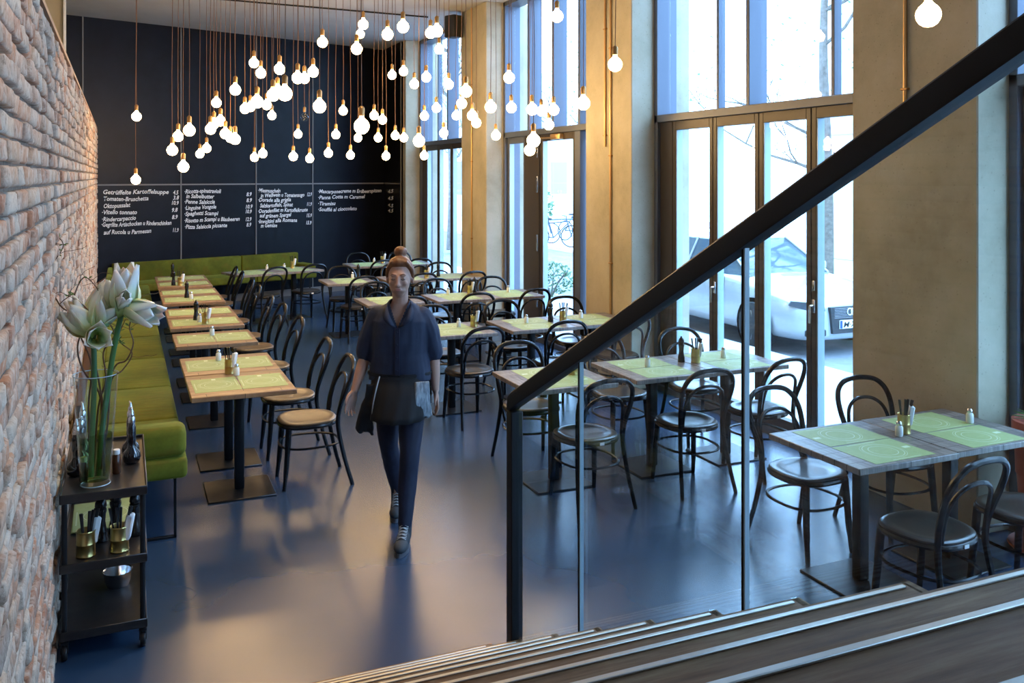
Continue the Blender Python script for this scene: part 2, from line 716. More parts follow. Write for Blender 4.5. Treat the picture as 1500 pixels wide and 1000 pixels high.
def bay(idx, yn, yf, deep, thin, leaves=None):
    fr = bm_new()
    # perimeter and transom
    ybox(fr, yn + .03, .03, 5.06, 5.30, 0, CZ)
    ybox(fr, yf - .03, .03, 5.06, 5.30, 0, CZ)
    box(fr, (5.06, yn, 2.755), (5.30, yf, 2.83), .004, 1)
    box(fr, (5.06, yn, CZ - .06), (5.30, yf, CZ))
    box(fr, (5.06, yn, -.01), (5.30, yf, .05))
    for y in deep:
        ybox(fr, y, .025, 5.08, 5.28, 2.83, CZ - .06)
    for y in thin:
        ybox(fr, y, .018, 5.16, 5.24, 2.83, CZ - .06)
    w = struct('window_%d' % idx, fr, M['frame'])
    ys = sorted([yn + .06] + list(deep) + list(thin) + [yf - .06])
    for a, c_ in zip(ys, ys[1:]):
        g = bm_new()
        box(g, (5.205, a + .02, 2.83), (5.21, c_ - .02, CZ - .06))
        obj('glass_pane', g, M['pane'], w, False)
    return w


DOOR = [0]


def leaf(y0, y1, x=5.10, top=2.755, st=.055, handle=None, bottom=.10, mtl='frame_dark'):
    DOOR[0] += 1
    b = bm_new()
    ybox(b, y0 + st / 2, st / 2, x, x + .07, .05, top)
    ybox(b, y1 - st / 2, st / 2, x, x + .07, .05, top)
    box(b, (x, y0 + st, top - .09), (x + .07, y1 - st, top), .003, 1)
    box(b, (x, y0 + st, .05), (x + .07, y1 - st, .05 + bottom), .003, 1)
    d = struct('door_%d' % DOOR[0], b, M[mtl])
    g = bm_new()
    box(g, (x + .032, y0 + st, .05 + bottom), (x + .038, y1 - st, top - .09))
    obj('glass_pane', g, M['pane'], d, False)
    # pale gasket line
    g = bm_new()
    ybox(g, y1 - st - .006, .006, x + .005, x + .075, .15, top - .09, .001)
    obj('glazing_bead', g, M['glass_edge'], d)
    if handle is not None:
        h = bm_new()
        tube(h, [(x - .045, handle, 1.16), (x - .048, handle, 1.02)], .011, 8)
        tube(h, [(x, handle, 1.16), (x - .048, handle, 1.16)], .009, 8)
        box(h, (x - .012, handle - .016, 1.10), (x, handle + .016, 1.21), .004)
        box(h, (x - .012, handle - .014, 1.28), (x, handle + .014, 1.36), .004)
        obj('door_handle', h, M['steel'], d)
    return d


bay(1, 13.108, 16.127, (14.6,), (13.9, 15.35))
bay(2, 9.024, 12.078, (11.25, 10.48, 9.75), ())
bay(3, 4.968, 8.024, (6.52,), (7.07, 5.56))
bay(4, .87, 3.934, (2.4,), (1.6, 3.15))
bay(5, -3.2, -.12, (-1.6,), (-.9, -2.4))
# folding doors bay 3
ed = [7.74, 7.06, 6.39, 5.735, 5.06]
for i in range(4):
    leaf(ed[i + 1] + .004, ed[i] - .004, handle=(ed[i] - .035) if i in (1, 3) else None)
b = bm_new()
ybox(b, 7.86, .115, 5.10, 5.20, .05, 2.755)
struct('trim_20', b, M['frame_dark'])
# bay 1
ed = [15.85, 15.15, 14.45, 13.8, 13.17]
for i in range(4):
    leaf(ed[i + 1] + .004, ed[i] - .004)
b = bm_new()
ybox(b, 15.96, .105, 5.10, 5.20, .05, 2.755)
struct('trim_21', b, M['frame_dark'])
# bay 2: fixed light, dark hinge panel, door with closer
leaf(11.40, 12.01, mtl='frame')
b = bm_new()
ybox(b, 11.16, .235, 5.09, 5.17, .05, 2.755)
struct('trim_22', b, M['frame_dark'])
d2 = leaf(9.88, 10.90, st=.07)
h = bm_new()
for z0, z1 in ((2.45, 2.62), (1.98, 2.2), (1.2, 1.42), (.45, .68)):
    box(h, (5.07, 10.93, z0), (5.09, 10.96, z1), .003)
obj('hinge_strip', h, M['steel'], d2)
h = bm_new()
box(h, (5.04, 10.2, 2.67), (5.10, 10.48, 2.74), .008)
tube(h, [(5.05, 10.3, 2.69), (5.02, 10.75, 2.70)], .01, 8)
obj('door_closer', h, M['copper'], d2)
b = bm_new()
ybox(b, 9.79, .07, 5.08, 5.28, .05, 2.755)
struct('trim_23', b, M['frame'])
b = bm_new()
ybox(b, 9.36, .27, 5.12, 5.2, .05, 2.755)
struct('trim_24', b, M['frame'])
# bay 4
for y0, y1 in ((3.2, 3.87), (2.5, 3.19), (1.8, 2.49), (1.0, 1.79)):
    leaf(y0, y1)

# ------------------------------------------------------------------ conduits and loudspeaker on the columns
for lab, y, z0, x in (('shorter copper conduit on the concrete column right of the glass door', 8.553, 2.52, WX),
                      ('long copper conduit on the concrete column right of the glass door', 8.434, .0, WX),
                      ('copper conduit on the narrow far concrete column', 12.632, .0, WX),
                      ('copper conduit on the wide near concrete column', 4.478, 2.66, WX)):
    t = thing('conduit', lab, 'pipe', (x - .014, y, z0), 0, 'copper conduits on the concrete columns')
    b = bm_new()
    tube(b, [(0, 0, 0), (0, 0, CZ - z0)], .0125, 10)
    obj('pipe', b, M['copper'], t)
    b = bm_new()
    zz = .12
    while zz + z0 < CZ:
        box(b, (-.014, -.028, zz - .008), (.014, .028, zz + .008), .003, 1)
        zz += 1.15
    obj('clamp', b, M['socket'], t)
t = thing('loudspeaker', 'black loudspeaker on a bracket high on the far concrete column', 'speaker', (WX - .17, 12.98, 4.48), R(25))
b = bm_new()
box(b, (-.10, -.11, -.17), (.10, .11, .17), .02)
obj('cabinet', b, M['speaker'], t)
b = bm_new()
box(b, (.08, -.02, .05), (.215, .02, .09), .004)
obj('bracket', b, M['black_steel'], t)


# ------------------------------------------------------------------ writing on the menu board
def text_mesh(bm, txt, place, x0, width, z, size):
    cu = bpy.data.curves.new('t', 'FONT')
    cu.body = txt
    cu.size = 1
    cu.shear = .22
    cu.offset = .022
    cu.resolution_u = 2
    ob = bpy.data.objects.new('t', cu)
    COL.objects.link(ob)
    dg = bpy.context.evaluated_depsgraph_get()
    me = ob.evaluated_get(dg).to_mesh()
    t = bmesh.new()
    t.from_mesh(me)
    ob.evaluated_get(dg).to_mesh_clear()
    bpy.data.objects.remove(ob)
    bpy.data.curves.remove(cu)
    xs = [vv.co.x for vv in t.verts]
    if not xs:
        return
    a, w = min(xs), max(xs) - min(xs)
    ph = random.random() * 6
    for vv in t.verts:
        u = (vv.co.x - a) / max(w, 1e-4) * width
        vv.co = place(x0 + u, z + vv.co.y * size + .006 * math.sin(u * 9 + ph))
    add(bm, t)


def place_back(t, z):
    x, y = wp(t, .004)
    return Vector((x, y, z))


def place_ret(t, z):
    return Vector((WX - .034, 17.221 - t, z))


P1 = [(-0.142, 0.907, 1.91, 'Getrüffelte Kartoffelsuppe'), (-0.134, 0.573, 1.8, 'Tomaten-Bruschetta'), (-0.134, 0.283, 1.695, 'Oktopussalat'),
      (-0.159, 0.388, 1.585, '·Vitello tonnato'), (-0.159, 0.37, 1.481, '·Rindercarpaccio'), (-0.167, 0.953, 1.39, '·Gegrillte Artischocken u Rinderschinken'),
      (-0.134, 0.618, 1.263, 'auf Rucola u Parmesan')]
Q1 = [(0.981, 1.073, 1.895, '4.5'), (0.981, 1.083, 1.803, '3.8'), (0.959, 1.077, 1.719, '10.9'), (0.962, 1.059, 1.596, '9.8'), (0.962, 1.059, 1.476, '8.9'), (0.977, 1.077, 1.259, '11.9')]
P2 = [(1.176, 1.823, 1.911, '·Ricotta-spinatravioli'), (1.204, 1.7, 1.822, 'in Salbeibutter'), (1.176, 1.708, 1.729, '·Penne Salsiccia'), (1.182, 1.734, 1.633, '·Linguine Vongole'),
      (1.176, 1.773, 1.529, '·Spaghetti Scampi'), (1.176, 2.165, 1.418, '·Risotto m Scampi u Blaubeeren'), (1.182, 1.932, 1.306, '·Pizza Salsiccia piccante')]
Q2 = [(2.292, 2.392, 1.846, '8.9'), (2.292, 2.396, 1.736, '8.9'), (2.278, 2.409, 1.629, '10.9'), (2.278, 2.392, 1.536, '10.9'), (2.278, 2.388, 1.396, '12.9'), (2.292, 2.384, 1.298, '8.9')]
P3 = [(2.516, 2.951, 1.908, '·Miesmuscheln'), (2.565, 3.44, 1.823, 'in Weißwein u Tomatensugo'), (2.516, 3.164, 1.737, '·Dorade alla griglia'), (2.55, 3.204, 1.642, 'Salzkartoffeln, Spinat'),
      (2.516, 3.508, 1.545, '·Doradenfilet m Kartoffelkruste'), (2.544, 3.171, 1.456, 'auf grünem Spargel'), (2.516, 3.289, 1.358, '·Involtini alla Romana'), (2.565, 2.886, 1.272, 'm Gemüse')]
Q3 = [(3.496, 3.595, 1.825, '12.9'), (3.492, 3.595, 1.641, '11.9'), (3.485, 3.595, 1.441, '15.9'), (3.478, 3.588, 1.298, '15.9')]
P4 = [(3.731, 5.144, 1.879, '·Mascarponecreme m Erdbeerspitzen'), (3.731, 4.763, 1.77, '·Panna Cotta m Caramel'), (3.731, 4.102, 1.652, '·Tiramisu'), (3.731, 4.576, 1.537, '·Soufflé al cioccolato')]
Q4 = [(0, .40, 1.875, '4.5'), (0, .40, 1.742, '4.5'), (0, .40, 1.602, '4.5'), (0, .40, 1.502, '4.5')]
PAN = [(-.44, 1.105, P1, Q1, 'leftmost black menu board panel with handwritten starters in white chalk'),
       (1.125, 2.465, P2, Q2, 'second black menu board panel from left, chalked with pasta dishes'),
       (2.485, 3.603, P3, Q3, 'third black menu board panel from left, chalked with fish dishes'),
       (3.623, 5.225, P4, Q4, 'rightmost black menu board panel with four chalked desserts')]
for i, (t0, t1, P, Q, lab) in enumerate(PAN):
    b = bm_new()
    box(b, (t0, -.002, .75), (t1, .002, 2.045), mtx=Matrix.Translation((*wp(0, .001), 0)) @ Matrix.Rotation(WANG, 4, 'Z'))
    o = obj('menu_board', b, M['black_wall'], None, False)
    tag(o, lab, 'menu board', 'chalked menu board panels')
    for x0, x1, z, s in P:
        b = bm_new()
        text_mesh(b, s, place_back, x0, x1 - x0, z, .098)
        obj('chalk_line', b, M['chalk'], o, False)
    for x0, x1, z, s in Q:
        b = bm_new()
        text_mesh(b, s, place_ret if i == 3 else place_back, x0, x1 - x0, z, .095)
        obj('chalk_price', b, M['chalk'], o, False)


# ------------------------------------------------------------------ cafe tables
def make_table(mt):
    t = thing('cafe_table', '', 'table')
    b = bm_new()
    box(b, (-.34, -.345, .717), (.34, .345, .75), .004, 1)
    obj('tabletop', b, M[mt], t)
    b = bm_new()
    box(b, (-.032, -.032, .012), (.032, .032, .705), .008)
    box(b, (-.15, -.15, .703), (.15, .15, .717), .003, 1)
    obj('pole', b, M['black_steel'], t)
    b = bm_new()
    box(b, (-.225, -.225, 0), (.225, .225, .012), .004, 1)
    obj('base_plate', b, M['dark_steel'], t)
    return t


T_WARM = Proto(make_table('table_wood'))
T_GREY = Proto(make_table('table_bluelit'))
TG = 'square cafe tables on black pedestals'


def make_mat():
    b = bm_new()
    box(b, (-.21, -.152, 0), (.21, .152, .0012))
    o = obj('placemat', b, M['placemat'], None, False)
    o['category'] = 'placemat'
    return o


MATP = Proto(make_mat())


def make_chair(seat_m):
    t = thing('bentwood_chair', '', 'chair')
    # seat: softly squared disc with a pressed dish
    b = bm_new()
    n, rr = 40, [0, .06, .11, .14, .155, .175, .195, .203]
    zz = [.452, .4525, .4545, .458, .463, .4665, .466, .460]

    def outline(a):
        e = 2.6
        x = abs(math.cos(a)) ** (2 / e) * math.copysign(1, math.cos(a))
        y = abs(math.sin(a)) ** (2 / e) * math.copysign(1, math.sin(a))
        return x * (1.0 + .05 * y), y
    rings = []
    for r_, z_ in zip(rr, zz):
        if r_ == 0:
            rings.append([b.verts.new((0, -.01, z_))])
            continue
        ring = []
        for k_ in range(n):
            a = 2 * math.pi * k_ / n
            ox, oy = outline(a)
            w = min(1, max(0, (r_ - .11) / .09))
            x = r_ * (ox * w + math.cos(a) * (1 - w))
            y = r_ * (oy * w + math.sin(a) * (1 - w))
            ring.append(b.verts.new((x, y, z_)))
        rings.append(ring)
    for A, B in zip(rings, rings[1:]):
        for k_ in range(n):
            if len(A) == 1:
                b.faces.new((A[0], B[k_], B[(k_ + 1) % n]))
            else:
                b.faces.new((A[k_], A[(k_ + 1) % n], B[(k_ + 1) % n], B[k_]))
    lo = [b.verts.new((vv.co.x, vv.co.y, .452)) for vv in rings[-1]]
    for k_ in range(n):
        b.faces.new((rings[-1][k_], rings[-1][(k_ + 1) % n], lo[(k_ + 1) % n], lo[k_]))
    b.faces.new(lo[::-1])
    obj('seat', b, seat_m, t)
    b = bm_new()
    path = []
    for k_ in range(n):
        ox, oy = outline(2 * math.pi * k_ / n)
        path.append((.197 * ox, .197 * oy, .436))
    tube(b, path, .017, 8, True, up=(0, 0, 1))
    obj('seat_rim', b, M['chair_black'], t)
    # rear legs and outer hoop, one bent piece
    half = [(.215, -.285, .0), (.195, -.235, .18), (.178, -.198, .36), (.172, -.190, .46), (.180, -.205, .56), (.198, -.245, .68), (.196, -.275, .76), (.170, -.300, .82), (.11, -.315, .862)]
    path = smooth(half + [(0, -.32, .876)] + [(-x, y, z) for x, y, z in half[::-1]], 4)
    npt = len(path)
    rad = [.0165 if abs(i - npt / 2) < npt * .33 else .0165 - .003 * (abs(i - npt / 2) - npt * .33) / (npt * .17) for i in range(npt)]
    b = bm_new()
    tube(b, path, rad, 8)
    obj('back_hoop', b, M['chair_black'], t)
    half = [(.158, -.198, .47), (.156, -.206, .55), (.150, -.228, .64), (.125, -.252, .705), (.07, -.268, .745)]
    b = bm_new()
    tube(b, smooth(half + [(0, -.273, .757)] + [(-x, y, z) for x, y, z in half[::-1]], 4), .0115, 8)
    obj('inner_hoop', b, M['chair_black'], t)
    for s in (-1, 1):
        b = bm_new()
        tube(b, smooth([(.150 * s, .150, .445), (.158 * s, .160, .30), (.166 * s, .172, .14), (.172 * s, .188, 0)], 3), [.0215] * 4 + [.019] * 3 + [.015] * 2 + [.013], 8)
        obj('leg', b, M['chair_black'], t)
    b = bm_new()
    path = []
    for k_ in range(28):
        a = 2 * math.pi * k_ / 28
        ox, oy = outline(a)
        path.append((.196 * ox, .212 * oy - .016, .285))
    tube(b, path, .0105, 6, True, flat=.8, up=(0, 0, 1))
    obj('stretcher_ring', b, M['chair_black'], t)
    b = bm_new()
    box(b, (-.016, -.217, .428), (.016, -.213, .445))
    obj('seat_tag', b, M['paper'], t)
    return t


CH_BLACK = Proto(make_chair(M['chair_seat']))
CH_WARM = Proto(make_chair(M['chair_seat_warmlit']))


def jit(a):
    return random.uniform(-a, a)


LEFT = [(6.57, 'first table of the bench row'), (7.275, 'second table of the bench row'),
        (8.49, 'third table of the bench row'), (9.47, 'fourth table of the bench row'),
        (10.18, 'fifth table of the bench row'), (11.28, 'sixth table of the bench row'),
        (11.98, 'seventh table of the bench row'), (12.93, 'eighth table of the bench row'),
        (13.64, 'ninth, farthest table of the bench row')]
for i, (y, lab) in enumerate(LEFT):
    T_WARM.place((.742, y, 0), 0, 'warm brown wooden cafe table, the ' + lab.replace('table ', 'one ', 1), TG)
    short = lab.replace(' in the bench row', ' of the bench row')
    MATP.place((.742 - .157, y + jit(.01), .7502), R(90) + jit(.02), 'green printed placemat on the bench side of the ' + short, 'green placemats')
    MATP.place((.742 + .157, y + jit(.01), .7502), R(90) + jit(.02), 'green printed placemat on the chair side of the ' + short, 'green placemats')
    CH_WARM.place((1.20 + jit(.015), y + .03 + jit(.03), 0), R(90) + jit(.06), 'bentwood chair with lamplight-tinted brown seat at the ' + short, 'bentwood chairs at the bench row')

ROWS = [(3.41, 'first row by the stairs', False, .0), (5.52, 'second row from the stairs', True, 0), (7.73, 'third row from the stairs', True, 0),
        (9.90, 'fourth row from the stairs', True, 0), (12.05, 'fifth row from the stairs', True, 0), (14.22, 'sixth, farthest row from the stairs', False, 0)]
for ri, (y0, rl, single, _) in enumerate(ROWS):
    yc = y0 + .345
    seats = [(3.68, 'left pair table'), (4.365, 'window pair table')]
    if single:
        seats.insert(0, (2.85, 'single table'))
    for x, sl in seats:
        T_GREY.place((x, yc + (0.012 if x > 4 else 0), 0), 0, 'weathered daylight-tinted grey wooden cafe table, %s, %s' % (sl, rl), TG)
        MATP.place((x + jit(.015), yc - .158, .7502), jit(.03), 'green placemat near edge, %s, %s' % (sl, rl), 'green placemats')
        MATP.place((x + jit(.015), yc + .158, .7502), R(180) + jit(.03), 'green placemat far edge, %s, %s' % (sl, rl), 'green placemats')
        if ri == 0:
            nx, fx, ja = (x - .01, x + .05, .0)
            CH_BLACK.place((nx, 3.30, 0), R(4) if x < 4 else R(-3), 'black bentwood chair near side, %s, %s' % (sl, rl), 'black bentwood chairs at the window rows')
            CH_BLACK.place((fx, 4.235, 0), R(180 + (3 if x < 4 else -6)), 'black bentwood chair far side, %s, %s' % (sl, rl), 'black bentwood chairs at the window rows')
        else:
            CH_BLACK.place((x + .04 + jit(.03), y0 - .05 + jit(.05), 0), jit(.12), 'black bentwood chair near side, %s, %s' % (sl, rl), 'black bentwood chairs at the window rows')
            CH_BLACK.place((x + .03 + jit(.03), y0 + .80 + jit(.05), 0), R(180) + jit(.12), 'black bentwood chair far side, %s, %s' % (sl, rl), 'black bentwood chairs at the window rows')
# pair in front of the back banquette
D0 = Vector((1.56, 13.60))
for i, (u, sl) in enumerate(((.345, 'left'), (1.03, 'right'))):
    c_ = D0 + WD * u - WN * .345
    T_GREY.place((c_.x, c_.y, 0), WANG, 'cafe table before the back banquette, %s one of the joined pair' % sl, TG)
    for vv, w in ((-.158, 'banquette'), (.158, 'chair')):
        p = c_ + WN * vv
        MATP.place((p.x, p.y, .7502), WANG + (math.pi if vv < 0 else 0), 'green placemat on the %s side of the %s table before the back banquette' % (w, sl), 'green placemats')
    p = c_ + WN * .40
    CH_BLACK.place((p.x, p.y, 0), WANG + (R(-4) if i else R(6)), 'black bentwood chair at the %s table before the back banquette' % sl, 'bentwood chairs before the back banquette')


# ------------------------------------------------------------------ table props
def make_salt():
    t = thing('salt_shaker', '', 'salt shaker')
    b = bm_new()
    lathe(b, [(0, 0), (.019, 0), (.021, .004), (.021, .05), (.014, .062), (0, .062)], 14)
    obj('glass_body', b, M['white_cer'], t)
    b = bm_new()
    lathe(b, [(.0145, .06), (.0155, .064), (.0155, .076), (.010, .084), (0, .086)], 14)
    obj('screw_cap', b, M['steel'], t)
    return t


def make_mill():
    t = thing('pepper_mill', '', 'pepper mill')
    b = bm_new()
    lathe(b, [(0, 0), (.028, 0), (.029, .008), (.026, .02), (.027, .035), (.022, .055), (.018, .085), (.020, .115), (.024, .13), (.023, .14), (0, .14)], 16)
    obj('body', b, M['pepper'], t)
    b = bm_new()
    lathe(b, [(.019, .142), (.024, .152), (.022, .17), (.014, .184), (.007, .19), (.009, .197), (0, .203)], 16)
    obj('grinder_head', b, M['pepper'], t)
    return t


def make_can():
    t = thing('cutlery_tin', '', 'cutlery holder')
    b = bm_new()
    lathe(b, [(0, 0), (.036, 0), (.037, .004), (.035, .008), (.035, .05), (.0365, .052), (.035, .056), (.035, .10), (.037, .104), (.036, .108), (.033, .104), (.033, .01), (0, .01)], 18)
    obj('tin', b, M['brass'], t)
    rnd = random.Random(5)
    for k_ in range(5):
        a = rnd.uniform(0, 6.28)
        dx, dy = .035 * math.cos(a), .03 * math.sin(a)
        b = bm_new()
        x0, y0 = dx * .3, dy * .3
        h_ = rnd.uniform(.17, .20)
        tube(b, [(x0, y0, .015), (x0 + dx * .5, y0 + dy * .5, .10), (x0 + dx, y0 + dy, h_)], [.004, .0055, .008], 6, flat=.5)
        obj('cutlery', b, M['cutlery'], t)
    b = bm_new()
    box(b, (.0, -.022, .05), (.03, .022, .158), .006, 1, Matrix.Rotation(R(10), 4, 'Y'))
    obj('napkins', b, M['paper'], t)
    return t


PR = {'salt': Proto(make_salt()), 'mill': Proto(make_mill()), 'can': Proto(make_can())}
TN = {'A': 'nearest joined tables of the bench row', 'T1': 'third table of the bench row', 'T2': 'middle joined pair of the bench row', 'T3': 'joined pair before the last in the bench row',
      'T4': 'last joined pair of the bench row', 'D': 'joined pair before the back banquette', 'E': 'joined pair of the sixth window row', 'G': 'separate table of the fifth window row',
      'F': 'joined pair of the fifth window row', 'I': 'joined pair of the fourth window row', 'J': 'separate table of the third window row', 'K': 'joined pair of the third window row',
      'L': 'separate table of the second window row', 'M': 'joined pair of the second window row', 'N': 'foreground joined pair beside the stairs'}
PROPS = [('salt', 'A', 0.681, 7.424, 'far'), ('can', 'A', 0.712, 6.904, ''), ('salt', 'A', 0.750, 6.813, 'near'), ('salt', 'T1', 0.735, 8.627, ''),
         ('mill', 'T2', 0.665, 9.61, ''), ('can', 'T2', 0.735, 9.334, ''), ('salt', 'T2', 0.686, 9.46, ''), ('mill', 'T3', 0.685, 11.411, ''), ('salt', 'T3', 0.725, 11.264, ''),
         ('mill', 'T4', 0.639, 13.85, 'far'), ('mill', 'T4', 0.600, 12.77, 'near'), ('can', 'T4', 0.684, 12.733, ''), ('salt', 'D', 2.027, 14.30, 'left'), ('salt', 'D', 2.306, 14.40, 'right'),
         ('can', 'D', 2.440, 14.42, ''), ('salt', 'E', 3.84, 14.76, ''), ('can', 'E', 3.970, 14.699, ''), ('salt', 'G', 2.98, 12.66, ''), ('mill', 'G', 3.065, 12.66, ''),
         ('can', 'F', 3.960, 12.280, ''), ('mill', 'F', 4.168, 12.381, ''), ('salt', 'I', 3.649, 10.46, 'left'), ('can', 'I', 3.900, 10.37, ''), ('mill', 'I', 3.995, 10.46, ''),
         ('salt', 'I', 4.407, 10.361, 'right'), ('salt', 'J', 2.953, 8.158, ''), ('can', 'J', 3.10, 8.132, ''), ('salt', 'K', 3.649, 8.121, 'left'), ('mill', 'K', 3.905, 8.10, ''),
         ('can', 'K', 4.010, 8.036, ''), ('salt', 'K', 4.284, 8.174, 'right'), ('can', 'L', 3.02, 5.88, ''), ('salt', 'L', 3.11, 5.96, ''), ('salt', 'M', 3.659, 5.894, 'left'),
         ('mill', 'M', 3.995, 5.94, ''), ('can', 'M', 4.084, 5.875, ''), ('salt', 'M', 4.394, 5.943, 'right'), ('salt', 'N', 3.968, 3.762, 'left'), ('can', 'N', 4.045, 3.80, ''), ('salt', 'N', 4.563, 3.80, 'right')]
PN = {'salt': ('%sglass salt shaker, %s', 'salt shakers'), 'mill': ('%sblack turned pepper mill on the %s', 'pepper mills'),
      'can': ('%sbrass cutlery tin with napkins, %s', 'cutlery tins')}
for k_, tn, x, y, w in PROPS:
    zt = .7517 if k_ != 'x' else .75
    PR[k_].place((x, y, zt), random.uniform(-1, 1) if k_ != 'can' else R(-30), PN[k_][0] % ((w + ' ') if w else '', TN[tn]), PN[k_][1] + ' on the tables')


# ------------------------------------------------------------------ banquettes
def cushion(b, lo, hi, bev):
    box(b, lo, hi, bev, 3)


t = thing('banquette', 'long moss green velvet bench along the brick wall', 'bench', (0, 5.79, 0))
L_len = 15.2 - 5.79
y = .0
seg = [1.0, 1.05, 1.25, 1.25, 1.25, 1.25, 1.2]
seg.append(L_len - sum(seg))
for s in seg:
    b = bm_new()
    cushion(b, (-.17, y + .004, .37), (.353, y + s - .004, .50), .028)
    obj('seat_cushion', b, M['velvet'], t)
    y += s
b = bm_new()
y = .12
for s in seg:
    s2 = s if y + s < L_len else L_len - y
    cushion(b, (-.235, y + .003, .42), (-.165, y + s2 - .003, .80), .025)
    y += s
obj('backrest', b, M['velvet'], t)
b = bm_new()
box(b, (-.16, .004, .50), (.348, .20, .685), .05, 4)
obj('end_bolster', b, M['velvet'], t)
b = bm_new()
prism(b, [(-.236, .85), (-.236, L_len - .05), (-.348, L_len - .9), (-.300, .85)], .0, .675)
obj('wooden_back_panel', b, M['ledge_wood'], t)
for y in (.07, 2.3, 4.6, 6.9, L_len - .1):
    b = bm_new()
    for x in (-.15, .285):
        box(b, (x - .008, y - .012, 0), (x + .008, y + .012, .37), .002, 1)
    box(b, (-.15, y - .012, 0), (.293, y + .012, .014), .002, 1)
    obj('sled_leg', b, M['black_steel'], t)
t = thing('banquette', 'shorter moss green velvet bench along the black back wall', 'bench', (WALL0.x, WALL0.y, 0), WANG)
segs = [(.08, 1.15), (1.15, 2.2), (2.2, 3.36)]
for a, c_ in segs:
    b = bm_new()
    cushion(b, (a + .004, -.62, .37), (c_ - .004, -.09, .50), .028)
    obj('seat_cushion', b, M['velvet'], t)
b = bm_new()
for a, c_ in ((-.03, 2.15), (2.15, 3.26)):
    cushion(b, (a + .004, -.12, .42), (c_ - .004, -.025, .80), .025)
obj('backrest', b, M['velvet'], t)
b = bm_new()
box(b, (3.15, -.60, .50), (3.36, -.13, .62), .05, 4)
obj('end_bolster', b, M['velvet'], t)
for x in (.3, 1.7, 3.25):
    b = bm_new()
    for yy in (-.55, -.15):
        box(b, (x - .012, yy - .008, 0), (x + .012, yy + .008, .37), .002, 1)
    box(b, (x - .012, -.55, 0), (x + .012, -.15, .014), .002, 1)
    obj('sled_leg', b, M['black_steel'], t)

# ------------------------------------------------------------------ staircase
SX = 1.467
t = thing('staircase', 'dark oak staircase with steel nosing strips in the foreground', 'staircase', (0, 0, 0))
RISE, GO, Y0 = .1724, .3242, 3.635
NST = 11
for k_ in range(NST):
    yn = Y0 - GO * k_
    z = RISE * (k_ + 1)
    yb = yn - GO - .03 if k_ < NST - 1 else -4.15
    b = bm_new()
    box(b, (-.245, yb, z - .045), (SX, yn, z), .004, 1)
    tr = obj('tread', b, M['stair_wood'], t)
    b = bm_new()
    box(b, (-.245, yn - .026, z), (SX - .035, yn - .016, z + .004), .001, 1)
    obj('nosing_strip', b, M['strip'], tr)
    b = bm_new()
    box(b, (-.24, yb + .03 if k_ < NST - 1 else -4.1, z - RISE if k_ else 0), (SX - .01, yn - .03, z - .045))
    obj('riser', b, M['stair_riser'], t, False)

# railing
t = thing('stair_railing', 'black steel handrail with post and clear glass panels on the stairs', 'railing', (1.45, 3.343, .1724))
RS = .511
b = bm_new()
box(b, (-.026, -.026, 0), (.026, .026, 1.083), .004, 1)
obj('post', b, M['rail'], t)
b = bm_new()
yend = -3.9
prof = [(-.022, -.032), (.022, -.032), (.025, -.026), (.025, .025), (.02, .031), (-.02, .031), (-.025, .025), (-.025, -.026)]
rings = []
for yy, zz in ((.024, 1.072), (.018, 1.107), (-.015, 1.13), (yend, 1.13 + RS * (-yend - .015))):
    sl = 1.0
    rings.append([b.verts.new((px_, yy if yy > 0 else yy, zz + pz_ * 1.05)) for px_, pz_ in prof])
for A, B in zip(rings, rings[1:]):
    for i in range(8):
        b.faces.new((A[i], A[(i + 1) % 8], B[(i + 1) % 8], B[i]))
b.faces.new(rings[0])
b.faces.new(rings[-1][::-1])
obj('handrail', b, M['rail'], t)


def glass_panel(ya, yb):
    """world Y ya (far) > yb (near); the lower edge follows the steps"""
    def kk(yw):
        return max(0, math.floor((Y0 - yw) / GO))

    def top(yw):
        return 1.13 - RS * (yw - 3.343) - .02
    zb = .1724
    pts = [(ya, RISE * (kk(ya) + 1))]
    for k_ in range(kk(ya) + 1, kk(yb) + 1):
        yn = Y0 - GO * k_
        pts += [(yn + .001, RISE * k_), (yn + .001, RISE * (k_ + 1))]
    pts.append((yb, RISE * (kk(yb) + 1)))
    tops = [(yb, top(yb) + zb), (ya, top(ya) + zb)]
    pl = [(y_ - 3.343, z_ - zb) for y_, z_ in pts + tops]
    b = bm_new()
    v0 = [b.verts.new((-.008, y_, z_)) for y_, z_ in pl]
    v1 = [b.verts.new((.008, y_, z_)) for y_, z_ in pl]
    b.faces.new(v0)
    b.faces.new(v1[::-1])
    n_ = len(pl)
    for i in range(n_):
        b.faces.new((v0[i], v0[(i + 1) % n_], v1[(i + 1) % n_], v1[i]))
    g = obj('glass_panel', b, M['rail_glass'], t, False)
    y_, z0_, z1_ = yb - 3.343, RISE * (kk(yb) + 1) - zb, top(yb)
    b = bm_new()
    box(b, (-.007, y_ - .012, z0_), (.007, y_ - .006, z1_))
    obj('polished_edge', b, M['glass_edge'], g, False)
    b = bm_new()
    box(b, (-.010, y_ - .0055, z0_), (.010, y_ - .001, z1_))
    obj('edge_seal', b, M['rail'], g, False)


glass_panel(3.31, 2.772)
glass_panel(2.75, 1.874)
glass_panel(1.852, .95)



